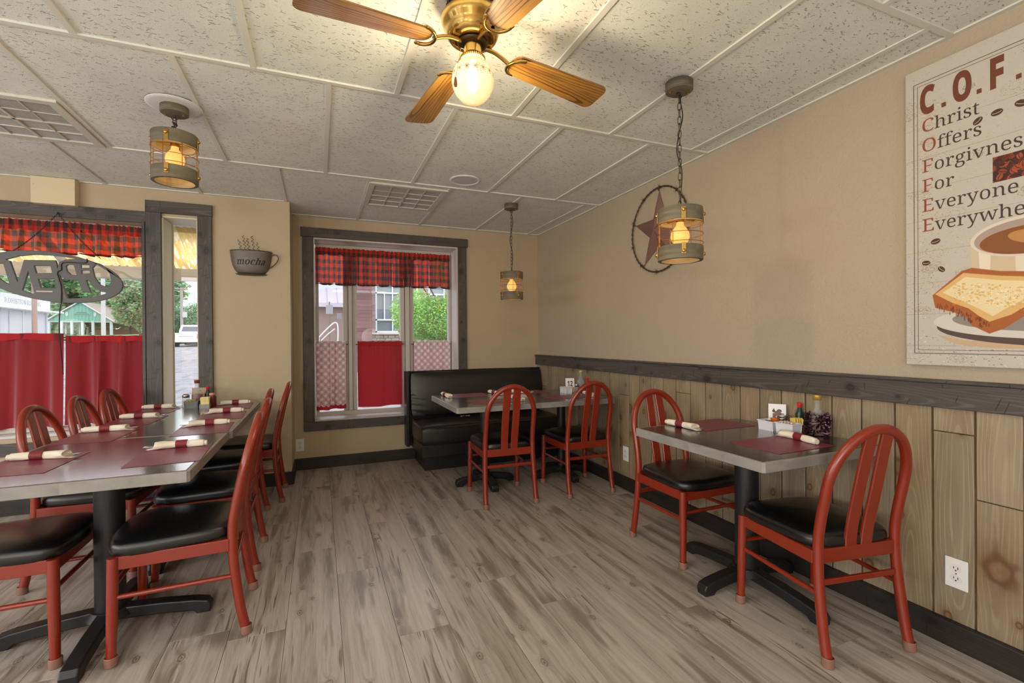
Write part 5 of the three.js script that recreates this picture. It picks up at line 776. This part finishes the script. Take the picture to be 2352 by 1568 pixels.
{ // open pavilion with a green gable
  const t = building('park_pavilion', 'open park pavilion with a sea green gable on white posts'), k = 1.3, Z = -78, w = plain(190, 196, 198, 0.6), sx = (x) => x * k, sy = (y) => 1.21 + (y - 1.21) * k;
  const xl = sx(-24.5), xr = sx(-19.6), ye = sy(3.42), yp = sy(5.28), xm = (xl + xr) / 2, y0 = sy(1.95);
  mesh('gable_wall', ext([[xl, ye - 0.1], [xr, ye - 0.1], [xr, ye], [xm, yp], [xl, ye]], 0.2).translate(0, 0, Z), plain(120, 172, 158, 0.7), t);
  for (let i = 0; i < 18; i++) { const x = xl + (xr - xl) * (i + 0.5) / 18, h = (yp - ye) * (1 - Math.abs(x - xm) / ((xr - xl) / 2)); mesh('siding_batten', box(0.035, h + 0.05, 0.03, x, ye + h / 2 - 0.03, Z + 0.21), plain(108, 160, 146, 0.7), t); }
  const roofM = plain(150, 136, 124, 0.85); for (const s of [-1, 1]) { const b = mesh('roof', ext([[0, 0], [(xr - xl) / 2 + 0.35, -(yp - ye) * ((xr - xl) / 2 + 0.35) / ((xr - xl) / 2)], [(xr - xl) / 2 + 0.35, -(yp - ye) * ((xr - xl) / 2 + 0.35) / ((xr - xl) / 2) + 0.14], [0, 0.14]], 13).translate(0, 0, -12.6), roofM, t); b.position.set(xm, yp, Z); if (s < 0) b.scale.x = -1; }
  for (const s of [-1, 1]) mesh('rake_board', bar([xm, yp + 0.06, Z + 0.38], [xm + s * ((xr - xl) / 2 + 0.35), ye - 0.1, Z + 0.38], 0.09, 0.09, 4), w, t);
  for (let i = 0; i < 7; i++) { const x = xl + (xr - xl) * [0, 0.2, 0.36, 0.53, 0.7, 0.87, 1][i]; mesh('post', box(0.26, ye - y0 + 0.3, 0.26, x, (ye + y0) / 2 - 0.15, Z + 0.1), w, t); }
  for (let i = 1; i < 4; i++) mesh('post', box(0.2, ye - y0, 0.2, xl + 0.1, (ye + y0) / 2, Z - i * 4), w, t);
  mesh('back_wall', box(xr - xl, 1.2, 0.2, xm, y0 + 0.5, Z - 12), plain(166, 110, 90, 0.8), t);
  mesh('rafter_beam', box(xr - xl, 0.2, 0.16, xm, ye - 0.1, Z + 0.1), w, t);
  const tx = canvasTex(256, 64, (c, W, Hh) => { c.fillStyle = '#78ac9e'; c.fillRect(0, 0, W, Hh); c.fillStyle = '#3b524d'; for (const [y, x0, x1] of [[18, 60, 196], [44, 26, 230]]) for (let x = x0; x < x1; x += 11) c.fillRect(x, y - 8 + (x * 7) % 3, 8, 14); });
  mesh('lettering', new THREE.PlaneGeometry(1.9, 0.5).translate(xm + 0.15, ye + 0.95, Z + 0.245), std({ map: tx, roughness: 0.7 }), t);
  for (const s of [-1, 1]) mesh('medallion', cyl(0.2, 0.2, 0.05, 0, 0, 0, 20).scale(0.7, 1, 1.5).rotateX(Math.PI / 2).translate(xm + 0.1 + s * 1.45, ye + 0.85, Z + 0.24), w, t);
}
function pole(label, x, z, y0, y1, r, c, arm) {
  const t = thing('utility_pole', label, 'utility pole', [x, y0, z]), m = plain(...c, 0.85); mesh('post', bar([0, -0.3, 0], [0, y1 - y0, 0], r * 1.15, r, 12), m, t);
  if (arm) { mesh('crossarm', rbox(arm, 0.12, 0.12, 0.01, 0, y1 - y0 - 0.15, 0.1), m, t); for (const s of [-1, -0.5, 0.5, 1]) mesh('insulator', cyl(0.04, 0.05, 0.14, s * arm * 0.45, y1 - y0 - 0.02, 0.1, 8), plain(90, 86, 84, 0.4), t); mesh('transformer', cyl(0.22, 0.22, 0.6, 0.28, y1 - y0 - 2.9, 0.05, 14), plain(180, 182, 184, 0.5), t); }
}
pole('brown utility pole in front of the white hall', -19.2, -45, 0.6, 9.5, 0.14, [150, 118, 104]);
pole('pale grey utility pole beside the green pavilion', -20.6, -61, 1.2, 12, 0.17, [190, 186, 184]);
pole('utility pole with a crossarm seen through the narrow window', -13.58, -60, 1.2, 7.05, 0.13, [156, 148, 142], 1.15);
for (const [i, y] of [[0, 8.6], [1, 7.6], [2, 6.9]].values()) { const w = mesh('power_line', tube([[-42, y + 2.4, -58], [-30, y + 0.9, -59.5], [-20.6, y + 0.6, -61], [-13.6, y - 1.2 + 0.2 * i, -60]], 0.018, 40, 5), plain(210, 212, 214, 0.6)); tag(w, ['highest', 'middle', 'lowest'][i] + ' power line crossing the trees behind the sign', 'power line'); }

// trees: trunk, limbs and a crown of real leaves
const leafGeo = (() => { const g = new THREE.BufferGeometry(); g.setAttribute('position', new THREE.Float32BufferAttribute([0, 0, 0, 0.5, 0.06, 0.5, 0, 0, 1, -0.5, 0.06, 0.5], 3)); g.setAttribute('uv', new THREE.Float32BufferAttribute([0, 0, 1, 0, 1, 1, 0, 1], 2)); g.setIndex([0, 2, 1, 0, 3, 2]); g.computeVertexNormals(); return g; })();
const leafMat = phy({ color: 0xffffff, roughness: 0.9, transmission: 0.5, thickness: 0, side: THREE.DoubleSide }), bark = plain(96, 82, 70, 0.9);
function tree(label, x, y0, z, h, cr, n, ls, tones, low = 0.25) {
  const t = thing('tree', label, 'tree', [x, y0, z], 0, undefined); mesh('trunk', [bar([0, -0.3, 0], [0.1, h * 0.5, 0], h * 0.022, h * 0.014, 9), ...[0.4, 1.7, 2.9, 4.1, 5.3].map((a) => bar([0.06, h * (0.3 + 0.03 * a), 0], [cr * 0.55 * Math.cos(a), h * (0.55 + 0.05 * a), cr * 0.55 * Math.sin(a)], h * 0.01, h * 0.004, 6))], bark, t);
  const blobs = []; for (let i = 0; i < 16; i++) { const a = rr(0, 6.283), u = rr(-1, 1), q = Math.sqrt(1 - u * u) * rr(0.4, 0.85); blobs.push([cr * q * Math.cos(a), h * (low + (1 - low) * (0.5 + 0.42 * u)), cr * q * Math.sin(a), cr * rr(0.3, 0.5)]); }
  const im = new THREE.InstancedMesh(leafGeo, leafMat, n), M = new THREE.Matrix4(), Q = new THREE.Quaternion(), E = new THREE.Euler(), c = new THREE.Color();
  for (let i = 0; i < n; i++) { const b = blobs[i % blobs.length], a = rr(0, 6.283), u = rr(-1, 1), r = b[3] * Math.cbrt(rr(0.25, 1)), q = Math.sqrt(1 - u * u); E.set(rr(-1, 1), rr(0, 6.283), rr(-0.8, 0.8)); const s = ls * rr(0.7, 1.3); im.setMatrixAt(i, M.compose(V(b[0] + r * q * Math.cos(a), b[1] + r * u, b[2] + r * q * Math.sin(a)), Q.setFromEuler(E), V(s, s, s))); const k = tones[Math.floor(rr(0, tones.length))]; im.setColorAt(i, c.setRGB(k[0] / 255 * rr(0.85, 1.15), k[1] / 255 * rr(0.85, 1.15), k[2] / 255 * rr(0.85, 1.15), THREE.SRGBColorSpace)); }
  im.name = 'foliage'; im.castShadow = im.receiveShadow = true; t.add(im); im.userData.kind = 'stuff'; return t;
}
const G1 = [[150, 190, 138], [126, 170, 118], [172, 204, 150], [138, 176, 130]], G2 = [[172, 182, 124], [186, 160, 130], [150, 172, 118]], G3 = [[164, 206, 112], [188, 222, 128], [140, 188, 98]];
tree('tall green tree just right of the pavilion', -27, 2.2, -90, 11.5, 5, 16000, 0.5, G1, 0.0);
tree('large green tree behind the white hall roof', -37, 2.4, -96, 13, 7, 16000, 0.6, G1, 0.0);
tree('yellow green tree with reddish tips beside the grey casing', -20.6, 2.0, -72, 10, 2.9, 14000, 0.28, [...G1, ...G2], 0.05);
tree('green tree above the pavilion ridge', -29, 2.4, -102, 14, 7.5, 16000, 0.6, G1, 0.0);
tree('far left green tree over the white hall', -50, 2.6, -104, 14, 8, 12000, 0.65, G1, 0.0);
tree('round dark tree behind the white pickup', -15.3, 1.7, -72, 4.4, 2.3, 9000, 0.2, [[126, 168, 130], [108, 150, 114], [146, 184, 144]], 0.05);
tree('low shrub-like tree left of the white pickup', -18.6, 1.7, -76, 2.2, 1.6, 4000, 0.22, G1, 0.0);
tree('wide tree behind the round tree by the pickup', -13.5, 2.0, -84, 2.6, 3.2, 6000, 0.22, [[136, 172, 136], [120, 160, 124]], 0.0);
tree('bright yellow green street tree in the right light of the corner window', 3.75, -0.05, -14.6, 4.2, 1.5, 34000, 0.065, G3, 0.24);

{ // white pickup seen from behind
  const t = thing('pickup_truck', 'white pickup truck seen from behind through the narrow window', 'truck', [-11.0, 0.78, -50]), wht = phy({ color: C(236, 238, 240), roughness: 0.25, clearcoat: 0.8 }), dk = plain(34, 36, 40, 0.4), gl = plain(96, 104, 112, 0.1);
  mesh('bed', rbox(2.0, 0.78, 1.9, 0.08, 0, 0.85, -0.95), wht, t);
  mesh('tailgate', rbox(1.66, 0.56, 0.06, 0.03, 0, 0.93, 0.015), wht, t);
  mesh('gate_lettering', [...Array(11)].map((_, i) => box(0.07, 0.06, 0.012, -0.5 + i * 0.1, 0.94, 0.05)), plain(130, 134, 140, 0.4), t);
  mesh('cab', ext([[-0.96, 0], [0.96, 0], [0.94, 0.3], [0.76, 0.78], [-0.76, 0.78], [-0.94, 0.3]], 2.2, [], 0.04).translate(0, 1.2, -4.2), wht, t);
  mesh('rear_window', ext([[-0.78, 0], [0.78, 0], [0.66, 0.44], [-0.66, 0.44]], 0.03).translate(0, 1.42, -1.955), gl, t);
  mesh('bumper', rbox(1.98, 0.2, 0.16, 0.03, 0, 0.5, 0.06), plain(214, 216, 220, 0.25, { metalness: 0.4 }), t);
  mesh('licence_plate', rbox(0.32, 0.16, 0.02, 0.005, 0, 0.5, 0.15), plain(226, 226, 222, 0.5), t);
  for (const s of [-1, 1]) { mesh('tail_light', rbox(0.16, 0.42, 0.08, 0.02, s * 0.92, 0.93, 0.0), plain(196, 54, 50, 0.3), t); mesh('wheel', cyl(0.39, 0.39, 0.26, 0, 0, 0, 24).rotateZ(Math.PI / 2).translate(s * 0.86, 0.39, -0.75), dk, t); mesh('wheel', cyl(0.39, 0.39, 0.26, 0, 0, 0, 24).rotateZ(Math.PI / 2).translate(s * 0.86, 0.39, -4.3), dk, t); }
  mesh('hood', rbox(1.95, 0.6, 1.6, 0.1, 0, 0.85, -5.0), wht, t); mesh('axle', [bar([-0.8, 0.34, -0.75], [0.8, 0.34, -0.75], 0.07), rbox(0.3, 0.2, 0.3, 0.05, 0, 0.34, -0.75), box(1.2, 0.15, 4, 0, 0.5, -2.4)], dk, t);
}
{ // brick and stone building across the side street
  const t = building('brick_building', 'brick building with white-framed windows and a stone base across the side street'), Z = -20, brick = (() => { const b = texOf(256, 256, (u, v) => { const r = Math.floor(v * 16), m = (v * 16) % 1 < 0.12 || ((u * 5 + (r % 2) * 0.5) % 1) < 0.05, k = hash(Math.floor(u * 5 + (r % 2) * 0.5), r, 4); return m ? [176, 164, 160] : mixc([148, 126, 124], [172, 150, 146], k); }); b.repeat.set(1 / 1.1, 1 / 1.1); return std({ map: b, roughness: 0.85 }); })();
  mesh('wall', uvm(ext(rect(1.9, 9, -0.1, 6.5), 0.3, [rect(2.155, 3.9, 1.55, 4.4), rect(4.35, 6.2, 1.55, 4.4)]).translate(0, 0, Z - 0.3)), brick, t);
  const fm = plain(228, 232, 236, 0.5), gm = phy({ color: C(120, 132, 138), roughness: 0.12 });
  for (const [a, b] of [[2.155, 3.9], [4.35, 6.2]]) {
    const w = mesh('window_frame', [box(b - a, 0.06, 0.1, (a + b) / 2, 1.58, Z - 0.05), box(b - a, 0.06, 0.1, (a + b) / 2, 2.07, Z - 0.05), box(b - a, 0.06, 0.1, (a + b) / 2, 3.18, Z - 0.05), box(0.06, 2.85, 0.1, a + 0.03, 2.97, Z - 0.05), box(0.06, 2.85, 0.1, b - 0.03, 2.97, Z - 0.05), box(0.045, 1.1, 0.09, a + 0.36, 2.62, Z - 0.05), box(0.045, 2.85, 0.09, a + 0.69, 2.97, Z - 0.05), box(0.045, 2.85, 0.09, a + 1.25, 2.97, Z - 0.05)], fm, t);
    for (const [p, q, r, s] of [[a, a + 0.36, 2.1, 3.15], [a + 0.36, a + 0.69, 2.1, 3.15], [a + 0.69, a + 1.25, 2.1, 3.15], [a + 1.25, b, 2.1, 3.15], [a, a + 0.69, 1.6, 2.05], [a + 0.69, b, 1.6, 2.05], [a, a + 0.69, 3.2, 4.4], [a + 0.69, b, 3.2, 4.4]]) mesh('pane', box(q - p, s - r, 0.01, (p + q) / 2, (r + s) / 2, Z - 0.1), gm, w);
    mesh('blind', box(b - a - 0.1, 0.9, 0.02, (a + b) / 2, 2.75 + 0.2, Z - 0.09), plain(150, 160, 160, 0.8), w);
  }
  mesh('stone_ledge', rbox(7.2, 0.08, 0.2, 0.02, 5.45, 1.5, Z + 0.06), plain(206, 202, 200, 0.7), t);
  // veneer stones laid in courses, each its own piece
  const sm = [[162, 150, 138], [176, 168, 158], [146, 136, 128], [168, 158, 150], [156, 142, 130]].map((c) => plain(...c, 0.85)); mesh('stone_backing', box(7.2, 1.6, 0.06, 5.45, 0.7, Z + 0.0), plain(176, 168, 160, 0.9), t);
  let y = 1.44; for (let r = 0; r < 7; r++) { const hgt = [0.13, 0.1, 0.17, 0.12, 0.16, 0.2, 0.22][r]; let x = 1.88; let i = 0; while (x < 6.6) { const wd = 0.16 + 0.3 * hash(r, i, 12); const m = mesh('stone', rbox(Math.min(wd, 9 - x) - 0.018, hgt - 0.018, 0.06, 0.012, 0, 0, 0, 1), sm[Math.floor(hash(r, i, 13) * 5)], t); m.position.set(x + wd / 2, y - hgt / 2, Z + 0.045 + 0.012 * hash(i, r, 3)); x += wd; i++; } y -= hgt; }
  // corner pier in red lap siding
  for (let k = 0; k < 34; k++) { const s = mesh('siding_board', box(0.62, 0.135, 0.03, 1.64, 0.1 + k * 0.14, Z + 0.63), plain(104 + 34 * hash(k, 1, 3), 76 + 22 * hash(k, 1, 3), 78 + 20 * hash(k, 1, 3), 0.7), t); s.rotation.x = 0; }
  mesh('pier', box(0.6, 6.6, 0.9, 1.64, 3.2, Z + 0.16), plain(140, 106, 108, 0.8), t);
}
{ // low building with a standing seam roof seen in the left light
  const t = building('metal_roof_building', 'low brick building with a pale ribbed metal roof in the left light'), Z = -26;
  const yl = (y) => 1.21 + (y - 1.21) * 1.3; mesh('wall', box(5.2, 3.4, 3, -1.0, yl(2.63) - 1.7, Z - 1.6), plain(150, 128, 122, 0.8), t);
  const rf = mesh('roof', ext([[0.3, 0], [-1.6, 0.95], [-1.6, 1.05], [0.3, 0.1]], 5.4).rotateY(-Math.PI / 2).translate(0, 0, 0), plain(176, 168, 186, 0.5), t); rf.position.set(1.6, yl(2.63), Z); rf.rotation.y = 0;
  for (let k = 0; k < 11; k++) mesh('roof_rib', bar([-3.6 + k * 0.5, yl(2.63) + 0.1, Z + 0.3], [-3.6 + k * 0.5, yl(2.63) + 1.07, Z - 1.6], 0.025, 0.025, 4), plain(164, 156, 176, 0.5), t);
  mesh('fascia', box(5.4, 0.18, 0.1, -1.0, yl(2.63) - 0.02, Z + 0.3), plain(196, 190, 200, 0.5), t); mesh('upper_wall', box(5.2, 2.4, 2, -1.0, yl(3.2) + 1.3, Z - 2.8), plain(206, 214, 222, 0.7), t);
  mesh('door', rbox(0.9, 2.1, 0.06, 0.02, -0.75, 1.2, Z - 0.06), plain(120, 104, 100, 0.6), t);
  const h = thing('handrail', 'white pipe handrail in the left light of the corner window', 'handrail', [0, 0, 0]); mesh('rail', [tube([[-0.35, 0.95, -21], [0.35, 1.75, -21], [0.62, 1.98, -21], [0.7, 1.95, -21], [0.7, 0.3, -21]], 0.028, 40, 8), tube([[-0.35, 0.75, -21], [0.35, 1.5, -21], [0.62, 1.72, -21]], 0.022, 20, 8), bar([0.0, 0.1, -21], [0.0, 1.32, -21], 0.025)], plain(228, 230, 232, 0.4), h);
  const s = thing('street_sign', 'thin post with small signs in the left light of the corner window', 'sign post', [0.45, 0, -23]); mesh('post', bar([0, -0.1, 0], [0, 3.0, 0], 0.025), plain(110, 106, 106, 0.5), s); mesh('sign_plate', rbox(0.3, 0.42, 0.02, 0.01, 0, 2.65, 0.03), plain(160, 162, 166, 0.5), s); mesh('sign_plate', rbox(0.22, 0.26, 0.02, 0.01, 0.42, 2.35, 0.03), plain(140, 142, 146, 0.5), s); mesh('arm', bar([0, 2.4, 0], [0.5, 2.4, 0], 0.012), plain(110, 106, 106, 0.5), s);
}
{ // parked car, only its windscreen shows over the curtain
  const t = thing('parked_car', 'pale parked car whose windscreen shows above the right lace curtain', 'car', [4.15, -0.1, -13.2], Math.PI - 0.1), m = phy({ color: C(224, 226, 230), roughness: 0.25, clearcoat: 0.8 });
  mesh('body', ext([[-2.1, 0.25], [2.0, 0.25], [2.1, 0.55], [1.95, 0.8], [1.05, 0.92], [0.45, 1.42], [-0.9, 1.45], [-1.7, 0.98], [-2.1, 0.85]], 1.6, [], 0.06).translate(0, 0, -0.8), m, t); mesh('windscreen', ext([[1.04, 0.95], [0.48, 1.42], [0.5, 1.47], [1.1, 0.98]], 1.3).translate(0, 0, -0.65), plain(70, 84, 82, 0.1), t); mesh('side_window', ext([[-1.35, 0.98], [0.75, 0.98], [0.38, 1.34], [-0.85, 1.36]], 0.02).translate(0, 0, 0.855), plain(70, 84, 82, 0.1), t);
  for (const x of [-1.3, 1.3]) for (const z of [-0.75, 0.75]) mesh('wheel', cyl(0.32, 0.32, 0.2, 0, 0, 0, 22).rotateX(Math.PI / 2).translate(x, 0.32, z), plain(34, 34, 36, 0.6), t);
}
// ------------------------------------------------------------------ added fill lamps, all out of view
function fillPanel(label, x, z, w, d, I) {  // fill light added to brighten the room, with a panel body around it
  const t = thing('fill_panel', label, 'added fill light', [x, H, z]);
  mesh('frame', ext(rect(-w / 2 - 0.03, w / 2 + 0.03, -d / 2 - 0.03, d / 2 + 0.03), 0.02, [rect(-w / 2, w / 2, -d / 2, d / 2)]).rotateX(Math.PI / 2).translate(0, 0.002, 0), white, t);
  mesh('diffuser', box(w, 0.006, d, 0, -0.008, 0), std({ color: C(235, 235, 230), emissive: new THREE.Color(1, 0.97, 0.93), emissiveIntensity: 0.9, roughness: 0.6 }), t);
  const l = new THREE.RectAreaLight(new THREE.Color(0.98, 0.985, 1), I, w, d); l.position.set(0, -0.02, 0); l.rotation.x = -Math.PI / 2; t.add(l);
}
fillPanel('added fill panel behind the camera on the right', 0.9, 1.4, 1.18, 0.58, FILL_PANEL * 0.3);
fillPanel('added fill panel behind the camera on the left', -2.2, 1.0, 1.18, 0.58, FILL_PANEL);
function fillGlobe(label, x, y, z, I) {  // added fill that lifts ceiling and walls, shaped as a hanging globe
  const t = thing('fill_globe', label, 'pendant lamp', [x, H, z]); mesh('canopy', cyl(0.06, 0.06, 0.03, 0, -0.017, 0, 24), white, t); mesh('stem', bar([0, -0.03, 0], [0, y - H + 0.18, 0], 0.008), white, t);
  mesh('globe', new THREE.SphereGeometry(0.2, 32, 20).translate(0, y - H, 0), std({ color: C(245, 240, 228), emissive: new THREE.Color(1, 0.94, 0.84), emissiveIntensity: 0.9 }), t);
  const l = new THREE.PointLight(new THREE.Color(0.98, 0.985, 1), I, 0, 2); l.position.set(0, y - H, 0); l.castShadow = true; l.shadow.radius = 9.5; t.add(l);
}
fillGlobe('added fill globe behind the camera near the right wall', 1.1, 1.3, 1.0, FILL_GLOBE * 0.18);
fillGlobe('added fill globe behind the camera in the middle', -0.9, 1.3, 1.3, FILL_GLOBE);
fillGlobe('added fill globe behind the camera at the far left', -2.7, 1.3, 1.7, FILL_GLOBE);
fillGlobe('first added fill globe along the unseen left side window, nearest the curtains', -3.7, 1.4, -2.0, FILL_GLOBE * 0.6);
fillGlobe('second added fill globe along the unseen left side window', -3.7, 1.4, -0.7, FILL_GLOBE * 0.6);
fillGlobe('third added fill globe along the unseen left side window, farthest from the curtains', -3.7, 1.4, 0.6, FILL_GLOBE * 0.6);

renderer.render(scene, camera);
